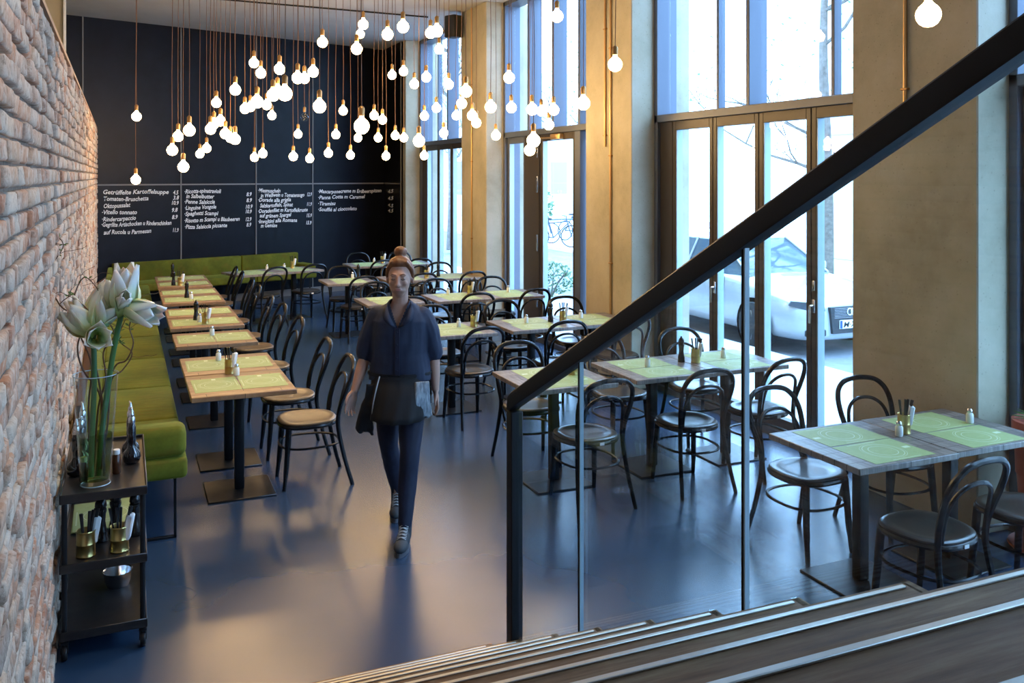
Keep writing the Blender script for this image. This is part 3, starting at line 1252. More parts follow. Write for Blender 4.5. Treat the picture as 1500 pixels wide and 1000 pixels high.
# ------------------------------------------------------------------ serving trolley and what stands on it
TZ = (.745, .43, .125)
t = thing('serving_trolley', 'dark steel three-shelf serving trolley against the brick wall', 'trolley', (-.085, 5.0, 0))
hx, hy = .185, .46
for z in TZ:
    b = bm_new()
    box(b, (-hx, -hy, z - .012), (hx, hy, z - .004), .003, 1)
    for (x0, y0, x1, y1) in ((-hx, -hy, hx, -hy + .008), (-hx, hy - .008, hx, hy), (-hx, -hy, -hx + .008, hy), (hx - .008, -hy, hx, hy)):
        box(b, (x0, y0, z - .03), (x1, y1, z + .012), .003, 1)
    obj('shelf_tray', b, M['dark_steel'], t)
for sx in (-1, 1):
    for sy in (-1, 1):
        b = bm_new()
        x, y = sx * (hx - .02), sy * (hy - .025)
        tube(b, [(x, y, .07), (x, y, .73)], .0125, 10)
        lg = obj('leg', b, M['black_steel'], t)
        b = bm_new()
        lathe(b, [(0, -.012), (.03, -.012), (.034, -.006), (.034, .006), (.03, .012), (0, .012)], 16, mtx=Matrix.Translation((x, y, .034)) @ Matrix.Rotation(R(90), 4, 'Y'))
        box(b, (x - .016, y - .012, .034), (x - .013, y + .012, .085))
        box(b, (x + .013, y - .012, .034), (x + .016, y + .012, .085))
        box(b, (x - .018, y - .014, .075), (x + .018, y + .014, .088), .003)
        obj('caster', b, M['black_steel'], lg)


def make_bottle():
    t = thing('oil_bottle', '', 'bottle')
    b = bm_new()
    lathe(b, [(0, 0), (.030, 0), (.040, .01), (.044, .03), (.040, .055), (.022, .075), (.018, .095), (.020, .11), (.020, .18), (.016, .195), (.012, .20), (0, .2)], 20)
    obj('body', b, M['bottle'], t)
    b = bm_new()
    lathe(b, [(.014, .198), (.017, .205), (.017, .225), (.011, .235), (.013, .245), (.008, .255), (.005, .275), (0, .276)], 12)
    tube(b, [(0, 0, .25), (.012, 0, .27), (.026, 0, .275)], .004, 6)
    obj('pourer', b, M['steel'], t)
    return t


BP = Proto(make_bottle())
tz = TZ[0] - .002
for x, y, lab in ((.035, 4.98, 'black oil bottle with steel pourer, front one right of the vase'), (.03, 5.12, 'black oil bottle with steel pourer, back one right of the vase'),
                  (-.20, 5.00, 'black oil bottle with steel pourer, back one left of the vase'), (-.215, 4.88, 'black oil bottle with steel pourer, front one left of the vase'),
                  (-.20, 5.20, 'black oil bottle with steel pourer, rearmost by the brick wall')):
    BP.place((x, y, tz), random.uniform(-2, 2), lab, 'oil bottles on the trolley')
for x, y, lab in ((-.035, 4.83, 'small brown glass jar with white cap right of the vase'), (-.178, 4.76, 'small brown glass jar with white cap left of the vase')):
    t = thing('glass_jar', lab, 'jar', (x, y, tz), 0, 'small jars on the trolley')
    b = bm_new()
    lathe(b, [(0, 0), (.018, 0), (.02, .004), (.02, .085), (.014, .095), (0, .095)], 16)
    obj('body', b, M['amber'], t)
    b = bm_new()
    lathe(b, [(.015, .094), (.016, .097), (.016, .115), (.013, .118), (0, .118)], 14)
    obj('cap', b, M['white_cer'], t)
tz2 = TZ[1] - .002
for x, y, r_, lab in ((-.165, 4.66, .5, 'brass tin of black cutlery, left one on the trolley middle shelf'), (-.02, 4.66, -.2, 'brass tin of black cutlery, right one on the trolley middle shelf')):
    o = PR['can'].place((x, y, tz2), r_, lab, 'cutlery tins on the trolley')
    o.scale = (1.18, 1.18, 1.1)
for x, y, lab in ((-.105, 4.82, 'black pepper mill, left one on the trolley middle shelf'), (.05, 4.83, 'black pepper mill, right one on the trolley middle shelf'),
                  (-.04, 4.9, 'black pepper mill, rear one on the trolley middle shelf')):
    o = PR['mill'].place((x, y, tz2), 0, lab, 'pepper mills on the trolley')
    o.scale = (1.15, 1.15, 1.1)
for k_ in range(5):
    o = MATP.place((-.09 + jit(.004), 5.17 + jit(.004), tz2 + .001 + k_ * .0016), R(90) + jit(.02), ['lowest', 'second lowest', 'middle', 'second highest', 'topmost'][k_] + ' green placemat in the stack on the trolley', 'placemats stacked on the trolley')
t = thing('metal_bowl', 'small steel bowl on the lowest trolley shelf', 'bowl', (-.03, 5.0, TZ[2] - .003))
b = bm_new()
lathe(b, [(0, 0), (.05, 0), (.062, .03), (.068, .075), (.071, .078), (.065, .074), (.058, .03), (.046, .006), (0, .006)], 24)
obj('bowl', b, M['steel'], t)

# vase
VX, VY = -.125, 4.70
t = thing('glass_vase', 'tall clear glass vase half full of water on the trolley', 'vase', (VX, VY, tz))
b = bm_new()
lathe(b, [(0, 0), (.062, 0), (.068, .01), (.078, .20), (.10, .515), (.101, .522), (.097, .515), (.074, .20), (.063, .025), (0, .025)], 36)
obj('glass_body', b, M['vase_glass'], t)
b = bm_new()
lathe(b, [(0, .0265), (.0615, .0265), (.0725, .20), (.0735, .235), (0, .235)], 32)
obj('water', b, M['water'], t)
b = bm_new()
tube(b, [(.0995 * math.cos(a), .0995 * math.sin(a), .521) for a in [2 * math.pi * i / 40 for i in range(40)]], .0022, 6, True)
obj('rim', b, M['glass_edge'], t)
b = bm_new()
tube(b, [(.064 * math.cos(a), .064 * math.sin(a), .004) for a in [2 * math.pi * i / 40 for i in range(40)]], .003, 6, True)
obj('foot_ring', b, M['glass_edge'], t)

# flowers, in a frame at the vase: x to the right of the view, y away, z up; metres
FROT = -YAW


def petal(b, base, direction, length, width, curl, lay, side):
    """one cupped petal; lay = attribute layer for position along the petal"""
    d = Vector(direction).normalized()
    s = Vector(side) - d * d.dot(Vector(side))
    s.normalize()
    n = d.cross(s)
    nu, nv = 8, 6
    grid = []
    for i in range(nu + 1):
        u = i / nu
        w = width * (math.sin(math.pi * min(1, u ** .75 * .97 + .03))) ** .8 if u < 1 else 0
        row = []
        for j in range(nv + 1):
            v_ = j / nv * 2 - 1
            p = Vector(base) + d * (length * (u - .12 * u * u * abs(curl))) + n * (curl * length * u * u * .5 - .25 * width * (1 - v_ * v_) * (1 - u * .5) + .012 * u) + s * (w * .5 * v_)
            vv = b.verts.new(p)
            vv[lay] = u
            row.append(vv)
        grid.append(row)
    for i in range(nu):
        for j in range(nv):
            b.faces.new((grid[i][j], grid[i][j + 1], grid[i + 1][j + 1], grid[i + 1][j]))


def blossom(b, lay, base, d, size, spread, n=6, rot=0.0):
    d = Vector(d).normalized()
    u = d.orthogonal().normalized()
    w = d.cross(u)
    for k_ in range(n):
        a = rot + 2 * math.pi * k_ / n
        r_ = u * math.cos(a) + w * math.sin(a)
        pd = d + r_ * spread * (1.0 if k_ % 2 else .75)
        sd = d.cross(r_)
        petal(b, Vector(base) + r_ * .006, pd, size * random.uniform(.9, 1.05), size * .58, random.uniform(-.25, -.05) if spread > .4 else .12, lay, sd)


def flower(label, stem, blooms):
    t = thing('amaryllis', label, 'flower', (VX, VY, tz + .03), FROT, 'amaryllis in the vase')
    b = bm_new()
    P = smooth(stem, 5)
    tube(b, P, [.013] * len(P), 10)
    obj('stem', b, M['stem'], t)
    for bl in blooms:
        b = bm_new()
        lay = b.verts.layers.float.new('along')
        blossom(b, lay, *bl)
        o = obj('blossom', b, M['petal'], t)
        md = o.modifiers.new('thick', 'SOLIDIFY')
        md.thickness = .0016
    return t


# image scale at the vase: 1 px = 0.00322 m; vase axis at x 137 px, base y 712 px
def vp(px_, py_, dy=0.0):
    return ((px_ - 137) * .00322, dy, (712 - py_) * .00322 - .03)


flower('amaryllis with upright and drooping open white blossoms, leaning right in the vase',
       [vp(140, 700, .01), vp(146, 640, .0), vp(160, 545, -.01), vp(170, 490, -.01), vp(178, 456, -.01)],
       [(vp(181, 462, -.01), (.06, -.12, 1), .24, .30, 6, .3), (vp(186, 452, -.02), (1, -.35, -.18), .20, .38, 6, .1), (vp(176, 458, .0), (-.5, .1, .85), .17, .16, 5, .9), (vp(180, 448, -.03), (.5, -.8, .55), .13, .3, 5, .2)])
flower('amaryllis with half-open greenish blossoms, upright at the left of the vase',
       [vp(132, 700, -.01), vp(134, 640, -.015), vp(138, 560, -.02), vp(137, 490, -.02)],
       [(vp(137, 492, -.02), (-.55, -.2, 1), .20, .24, 5, .4), (vp(140, 488, -.01), (.12, .1, 1), .25, .14, 5, 0), (vp(140, 494, -.03), (.5, -.75, .12), .15, .42, 6, .8), (vp(136, 490, -.02), (-.9, -.1, .55), .18, .18, 4, .2), (vp(145, 478, -.02), (.45, .0, .75), .15, .5, 6, .5)])
rnd = random.Random(11)
TW = [([(150, 700), (148, 600), (128, 500), (118, 470), (90, 455), (78, 440), (70, 425), (62, 410), (75, 385), (88, 360), (70, 340)], 'curly willow twig arching far left over the brick wall'),
      ([(138, 700), (146, 590), (120, 545), (112, 510), (122, 470), (108, 440), (122, 408), (140, 420), (150, 440)], 'curly willow twig looping left behind the white blossoms'),
      ([(142, 690), (150, 590), (165, 540), (182, 530), (192, 505), (186, 480), (196, 455), (190, 440)], 'curly willow twig looping right below the open blossom'),
      ([(134, 690), (140, 600), (150, 560), (145, 520), (160, 495), (150, 470), (165, 450), (150, 425), (158, 405)], 'thin curly willow twig rising through the middle of the blossoms'),
      ([(146, 690), (155, 620), (160, 560), (176, 545), (190, 520), (170, 500), (180, 470)], 'short curly willow twig right of the leaning stem'),
      ([(130, 680), (126, 600), (130, 540), (115, 500), (100, 475), (85, 470), (80, 450), (96, 436)], 'thin curly willow twig forking low on the left')]
for pts, lab in TW:
    dy = rnd.uniform(-.03, .05)
    t = thing('willow_twig', lab, 'twig', (VX, VY, tz + .03), FROT, 'willow twigs in the vase')
    b = bm_new()
    P = smooth([vp(x, y, dy * i / 5) for i, (x, y) in enumerate(pts)], 5)
    n = len(P)
    tube(b, P, [.0052 * (1 - .65 * i / n) for i in range(n)], 6)
    for _ in range(5):
        i = rnd.randint(n // 2, n - 2)
        p = P[i]
        q = [p]
        dv = Vector((rnd.uniform(-1, 1), rnd.uniform(-.4, .4), rnd.uniform(-.3, 1))).normalized()
        for s_ in range(5):
            dv = (dv + Vector((rnd.uniform(-.6, .6), rnd.uniform(-.3, .3), rnd.uniform(-.6, .6)))).normalized()
            q.append(q[-1] + dv * .028)
        tube(b, smooth(q, 3), .0011, 5)
    obj('branch', b, M['twig'], t)
    b = bm_new()
    for _ in range(5):
        p = P[rnd.randint(n // 2, n - 1)]
        for s_ in range(3):
            d_ = Vector((rnd.uniform(-1, 1), rnd.uniform(-1, 1), rnd.uniform(-.2, 1))).normalized()
            sd = d_.orthogonal().normalized() * .004
            v4 = [b.verts.new(p), b.verts.new(p + d_ * .012 + sd), b.verts.new(p + d_ * .026), b.verts.new(p + d_ * .012 - sd)]
            b.faces.new(v4)
    obj('leaf_buds', b, M['leaf'], t)

# ------------------------------------------------------------------ pendant bulbs
PEND = [(0.137, 11.884, 2.926, 0.111, 200), (0.129, 11.824, 2.156, 0.11, 199), (0.47, 10.251, 2.476, 0.112, 252), (0.546, 10.587, 2.637, 0.11, 261), (0.571, 10.069, 2.298, 0.11, 269), (0.586, 9.367, 2.648, 0.112, 277), (0.965, 13.221, 2.507, 0.114, 293), (0.992, 12.432, 2.564, 0.113, 303), (0.857, 10.239, 2.707, 0.113, 308), (0.954, 10.958, 2.804, 0.111, 313), (0.994, 11.086, 3.06, 0.112, 317), (0.98, 10.454, 2.81, 0.111, 323), (1.025, 10.389, 2.667, 0.111, 330), (1.18, 11.373, 2.663, 0.11, 337), (1.10, 10.12, 2.598, 0.11, 344), (1.064, 9.773, 3.099, 0.114, 345), (1.30, 10.95, 2.989, 0.113, 359), (1.40, 11.25, 3.034, 0.113, 367), (1.126, 8.564, 2.884, 0.113, 377), (1.379, 10.762, 3.509, 0.111, 372), (1.392, 10.291, 3.342, 0.111, 382), (1.471, 9.477, 3.302, 0.113, 410), (1.65, 12.827, 2.457, 0.113, 373), (1.672, 12.167, 2.496, 0.114, 385), (1.557, 11.001, 3.045, 0.114, 391), (1.824, 12.406, 3.014, 0.11, 398), (1.251, 8.441, 2.941, 0.112, 400), (1.518, 9.915, 3.122, 0.113, 407), (1.135, 7.058, 2.834, 0.112, 417), (1.548, 8.866, 3.153, 0.111, 436), (1.85, 10.166, 3.291, 0.112, 446), (1.826, 9.538, 3.297, 0.11, 459), (2.303, 12.654, 3.02, 0.114, 446), (2.215, 12.655, 2.781, 0.114, 437), (2.015, 11.863, 2.454, 0.112, 430), (2.31, 12.311, 2.438, 0.111, 454), (1.547, 7.795, 2.801, 0.114, 468), (1.954, 9.686, 3.636, 0.112, 472), (2.466, 11.84, 2.502, 0.114, 481), (2.553, 11.785, 2.744, 0.114, 492), (2.605, 11.589, 3.046, 0.112, 503), (2.831, 12.148, 2.485, 0.112, 513), (2.111, 8.787, 3.457, 0.112, 523), (2.8, 11.466, 4.034, 0.112, 528), (2.422, 9.783, 3.872, 0.11, 532), (1.566, 6.371, 2.558, 0.111, 530), (2.972, 12.301, 2.729, 0.113, 524), (2.918, 11.218, 2.97, 0.11, 548), (3.05, 11.30, 2.923, 0.11, 561), (3.205, 12.101, 2.725, 0.113, 554), (3.258, 11.893, 2.471, 0.111, 565), (2.384, 8.644, 3.595, 0.112, 568), (2.421, 8.233, 3.611, 0.112, 590), (3.167, 11.264, 3.5, 0.111, 574), (3.219, 10.926, 3.514, 0.114, 591), (3.362, 11.802, 2.747, 0.111, 579), (3.5, 11.859, 2.721, 0.112, 592), (3.24, 10.533, 3.318, 0.111, 607), (2.576, 8.226, 2.533, 0.113, 614), (3.733, 11.686, 2.477, 0.111, 621), (3.55, 11.105, 2.974, 0.111, 622), (3.283, 10.197, 3.369, 0.113, 624), (2.989, 9.135, 3.718, 0.111, 631), (2.725, 8.135, 3.575, 0.112, 640), (3.445, 10.2, 3.707, 0.114, 643), (3.655, 10.931, 3.067, 0.11, 639), (3.606, 10.308, 3.306, 0.11, 658), (3.76, 10.951, 2.751, 0.111, 650), (3.992, 11.123, 2.992, 0.113, 668), (3.332, 9.111, 2.98, 0.113, 676), (2.94, 7.923, 2.993, 0.111, 683), (3.551, 9.371, 2.873, 0.111, 692), (3.741, 9.738, 2.816, 0.111, 698), (3.243, 8.057, 2.864, 0.112, 719), (3.558, 8.344, 3.19, 0.11, 746), (3.92, 9.128, 2.953, 0.113, 749), (3.673, 8.037, 2.853, 0.114, 780), (4.118, 8.47, 2.891, 0.114, 811), (4.306, 8.978, 2.765, 0.113, 804), (3.141, 6.844, 2.497, 0.114, 782), (3.746, 8.253, 2.461, 0.11, 776), (4.114, 10.051, 2.689, 0.111, 726), (3.524, 6.681, 2.808, 0.114, 854), (3.664, 7.463, 3.672, 0.113, 816), (3.51, 6.126, 3.069, 0.112, 901), (3.426, 3.076, 2.947, 0.114, 1360), (4.512, 9.61, 2.964, 0.113, 793)]
ZON = [(0, 230, 'hanging from the lone ceiling canopy at far left'), (230, 320, 'left of the cluster, before the first board panels'), (320, 375, 'before the second menu board panel'),
       (375, 425, 'before the left half of the third board panel'), (425, 460, 'before the right half of the third board panel'), (460, 520, 'before the left of the rightmost board panel'),
       (520, 582, 'before the right of the rightmost board panel'), (582, 630, 'before the farthest concrete column'), (630, 676, 'before the farthest window'),
       (676, 737, 'before the narrow concrete column'), (737, 800, 'before the left of the glass door window'), (800, 880, 'before the right of the glass door window'),
       (880, 1000, 'before the column with two copper conduits'), (1000, 1500, 'before the wide near column')]


def make_pendant(lit):
    t = thing('pendant_lamp', '', 'pendant lamp')
    b = bm_new()
    lathe(b, [(0, -.0565), (.022, -.052), (.04, -.04), (.052, -.02), (.0565, 0), (.053, .02), (.042, .038), (.026, .052), (.017, .063), (.015, .078), (0, .078)], 14)
    obj('bulb', b, M['bulb'] if lit else M['clear_bulb'], t)
    b = bm_new()
    lathe(b, [(.014, .072), (.021, .076), (.022, .13), (.016, .14), (.006, .147), (0, .147)], 12)
    obj('socket', b, M['socket'], t)
    if not lit:
        b = bm_new()
        tube(b, [(-.02, 0, -.005), (-.01, 0, .02), (0, 0, -.005), (.01, 0, .02), (.02, 0, -.005)], .0012, 5)
        obj('filament', b, M['socket'], t)
    return t


def cable_part(t, h_):
    b = bm_new()
    w = random.uniform(-.006, .006)
    tube(b, [(0, 0, .145), (w, -w, h_ * .35), (-w, w * .5, h_ * .7), (0, 0, h_)], .0034, 5)
    obj('cable', b, M['cable'], t)


ORD = ['highest', 'second highest', 'third highest', 'fourth highest', 'fifth highest', 'sixth highest', 'seventh highest', 'eighth highest', 'ninth highest', 'tenth highest', 'eleventh highest', 'twelfth highest', 'thirteenth highest', 'fourteenth highest']
zone = {}
for i, p in enumerate(PEND):
    zi = next(j for j, z in enumerate(ZON) if z[0] <= p[4] < z[1])
    Zc = p[0] * SI + p[1] * CO
    zone.setdefault(zi, []).append((-(p[2] - CAM_H) / Zc, i))
lab = {}
for zi, l in zone.items():
    l.sort()
    for r_, (_, i) in enumerate(l):
        lab[i] = ((ORD[r_] + ' ') if len(l) > 1 else '') + 'glowing globe bulb ' + ZON[zi][2]
LIT, OFF = make_pendant(True), make_pendant(False)
kids(LIT), kids(OFF)
first = True
for i, (x, y, z, dia, px_) in enumerate(PEND):
    if i == 32:
        pass
    if (px_, z) == (446, 3.02) or i == 32:
        pass
    off = (i == 32)
    if off:
        o = OFF
        o.location = (x, y, z)
        tag(o, 'single unlit clear globe bulb in the middle of the cluster', 'pendant lamp', 'globe pendant lamps')
    elif first:
        o = LIT
        first = False
        o.location = (x, y, z)
        tag(o, lab[i], 'pendant lamp', 'globe pendant lamps')
    else:
        o = dup(LIT, (x, y, z), 0, lab[i], 'globe pendant lamps')
    cable_part(o, CZ - z)
for x, y, ax, ay, az, pw, lb in ((1.0, 2.3, -.3, 2.8, 1.9, 70, 'added black spotlight out of view above the stairs'), (1.0, 5.0, -.3, 6.0, 1.6, 60, 'added black spotlight out of view above the serving trolley'),
                               (2.6, 3.6, 4.79, 4.5, 2.6, 10, 'added black spotlight out of view, aimed at the wide near column'), (1.6, 5.6, 1.5, 5.4, 0, 110, 'added black spotlight out of view above the open floor')):
    d_ = Vector((ax - x, ay - y, az - 4.55)).normalized()  # unseen spots, added to warm the bricks, near column and floor
    q_ = d_.to_track_quat('-Z', 'Y')
    t = thing('added_spotlight', lb, 'spotlight', (x, y, 4.55), 0, 'added spotlights out of view')
    b = bm_new()
    lathe(b, [(0, .10), (.04, .10), (.048, .06), (.05, -.06), (.046, -.06), (.04, .0), (0, .0)], 20, mtx=q_.to_matrix().to_4x4())
    obj('lamp_head', b, M['black_steel'], t)
    b = bm_new()
    tube(b, [(0, 0, .02), (0, 0, .17)], .01, 8)
    obj('mounting_stem', b, M['black_steel'], t)
    ld = bpy.data.lights.new('added_spot', 'SPOT')
    ld.energy = pw
    ld.color = (1.0, .70, .40)
    ld.spot_size = R(75)
    ld.spot_blend = .8
    ld.shadow_soft_size = .04
    lo = bpy.data.objects.new('added_spot', ld)
    COL.objects.link(lo)
    lo.parent = t
    lo.location = d_ * .07
    lo.rotation_mode = 'QUATERNION'
    lo.rotation_quaternion = q_
# lone canopy and ceiling track
t = thing('ceiling_canopy', 'round copper ceiling canopy above the two lone bulbs', 'ceiling canopy', (.133, 11.85, CZ))
b = bm_new()
lathe(b, [(0, -.10), (.05, -.10), (.055, -.09), (.055, -.012), (.075, -.01), (.075, 0), (0, 0)], 20)
obj('canopy', b, M['copper'], t)
for yy, lb in ((13.45, 'far black conduit rail on the ceiling above the cluster'), (10.2, 'near black conduit rail on the ceiling above the cluster')):
    b = bm_new()
    tube(b, [(.9, yy - .1, CZ - .012), (4.4, yy + .13, CZ - .012)], .012, 8)
    tag(obj('ceiling_rail', b, M['black_steel']), lb, 'ceiling rail')

# ------------------------------------------------------------------ terracotta pot at the right edge
t = thing('plant_pot', 'tall red terracotta pot on a saucer beside the near column', 'pot', (4.99, 3.62, 0))
b = bm_new()
lathe(b, [(0, .03), (.125, .03), (.13, .05), (.15, .25), (.152, .27), (.157, .275), (.155, .29), (.165, .44), (.172, .445), (.171, .46), (.178, .66), (.19, .665), (.192, .76), (.175, .765), (.165, .70), (0, .70)], 32)
obj('pot_body', b, M['terracotta'], t)
b = bm_new()
lathe(b, [(0, 0), (.19, 0), (.215, .025), (.21, .035), (.185, .012), (0, .012)], 32)
obj('saucer', b, M['terracotta'], t)
b = bm_new()
rnd = random.Random(2)
for _ in range(40):
    a = rnd.uniform(0, 6.28)
    l_ = rnd.uniform(.1, .2)
    p0_ = Vector((rnd.uniform(-.1, .1), rnd.uniform(-.1, .1), .70))
    tube(b, [p0_, p0_ + Vector((math.cos(a) * l_ * .3, math.sin(a) * l_ * .3, .07)), p0_ + Vector((math.cos(a) * l_, math.sin(a) * l_, .08))], [.004, .008, .001], 5, flat=.3)
obj('plant', b, M['leaf'], t)
#@@PERSON
# ------------------------------------------------------------------ the waitress walking towards the stairs
M['skin'] = mat('skin', (.48, .27, .19), .5, 0, Subsurface_Weight=.12, Subsurface_Radius=(.02, .008, .004))
M['hair'] = noisy('auburn_hair', (.13, .045, .015), (.30, .12, .04), 40, .45, .5, .004, sc=(1, 1, .25))
M['shirt'] = noisy('dark_blue_shirt', (.014, .02, .045), (.022, .032, .065), 12, .75)
M['trousers'] = noisy('navy_trousers', (.008, .010, .028), (.014, .018, .042), 14, .75)
M['apron'] = mat('black_apron', (.008, .008, .009), .85)
M['shoe'] = mat('dark_grey_canvas_shoe', (.05, .055, .06), .7)
M['sole'] = mat('shoe_sole', (.10, .10, .11), .6)
M['lace'] = mat('pale_lace', (.5, .52, .52), .8)
M['towel'] = noisy('patterned_towel', (.09, .11, .13), (.42, .47, .50), 26, .9, sc=(3, 1, .6))
M['eye_dark'] = mat('dark_lashes', (.03, .015, .01), .5)
M['lip'] = mat('lips', (.42, .16, .13), .5)


def ell(bm, c, r, mtx=None, u=20, v_=14):
    t = bmesh.new()
    bmesh.ops.create_uvsphere(t, u_segments=u, v_segments=v_, radius=1)
    mt = Matrix.Translation(c) @ (mtx if mtx is not None else Matrix.Identity(4)) @ Matrix.Diagonal((*r, 1))
    add(bm, t, mt)


def chain(bm, pts, seg=12):
    """pts: (x, y, z, r); tube plus spheres so that the remesh joins smoothly"""
    P = smooth([p[:3] for p in pts], 5)
    rr = [p[3] for p in pts]
    n = len(P)
    rad = []
    for i in range(n):
        f = i / (n - 1) * (len(rr) - 1)
        k_ = min(int(f), len(rr) - 2)
        q = f - k_
        q = q * q * (3 - 2 * q)
        rad.append(rr[k_] * (1 - q) + rr[k_ + 1] * q)
    tube(bm, P, rad, seg)
    for p in (pts[0], pts[-1]):
        ell(bm, p[:3], (p[3],) * 3, None, 12, 8)


def loft(bm, secs, seg=28):
    """secs: (z, cx, cy, rx, ry)"""
    rings = []
    for z, cx, cy, rx, ry in secs:
        rings.append([bm.verts.new((cx + rx * math.copysign(abs(math.cos(a)) ** .85, math.cos(a)), cy + ry * math.copysign(abs(math.sin(a)) ** .85, math.sin(a)), z)) for a in [2 * math.pi * k_ / seg for k_ in range(seg)]])
    for A, B in zip(rings, rings[1:]):
        for k_ in range(seg):
            bm.faces.new((A[k_], A[(k_ + 1) % seg], B[(k_ + 1) % seg], B[k_]))
    bm.faces.new(rings[0][::-1])
    bm.faces.new(rings[-1])


def remeshed(name, bm, m, parent, voxel, smooth_n=3, fn=None, wr=0.0):
    o = obj(name, bm, m, parent)
    md = o.modifiers.new('r', 'REMESH')
    md.mode = 'VOXEL'
    md.voxel_size = voxel
    md.use_smooth_shade = True
    if smooth_n:
        s = o.modifiers.new('s', 'SMOOTH')
        s.iterations = smooth_n
        s.factor = .5
    dg = bpy.context.evaluated_depsgraph_get()
    dg.update()
    me = bpy.data.meshes.new_from_object(o.evaluated_get(dg))
    o.modifiers.clear()
    o.data = me
    if wr:
        from mathutils import noise as mn
        for vv in me.vertices:
            n_ = mn.noise(Vector((vv.co.x * 9, vv.co.y * 9, vv.co.z * 4.5))) + .5 * mn.noise(Vector((vv.co.x * 24, vv.co.y * 24, vv.co.z * 10)))
            vv.co += vv.normal * n_ * wr
    if fn:
        b2 = bmesh.new()
        b2.from_mesh(me)
        kill = [f for f in b2.faces if fn(f.calc_center_median())]
        bmesh.ops.delete(b2, geom=kill, context='FACES')
        b2.to_mesh(me)
        b2.free()
    for p in me.polygons:
        p.use_smooth = True
    if not me.materials:
        me.materials.append(m)
    return o


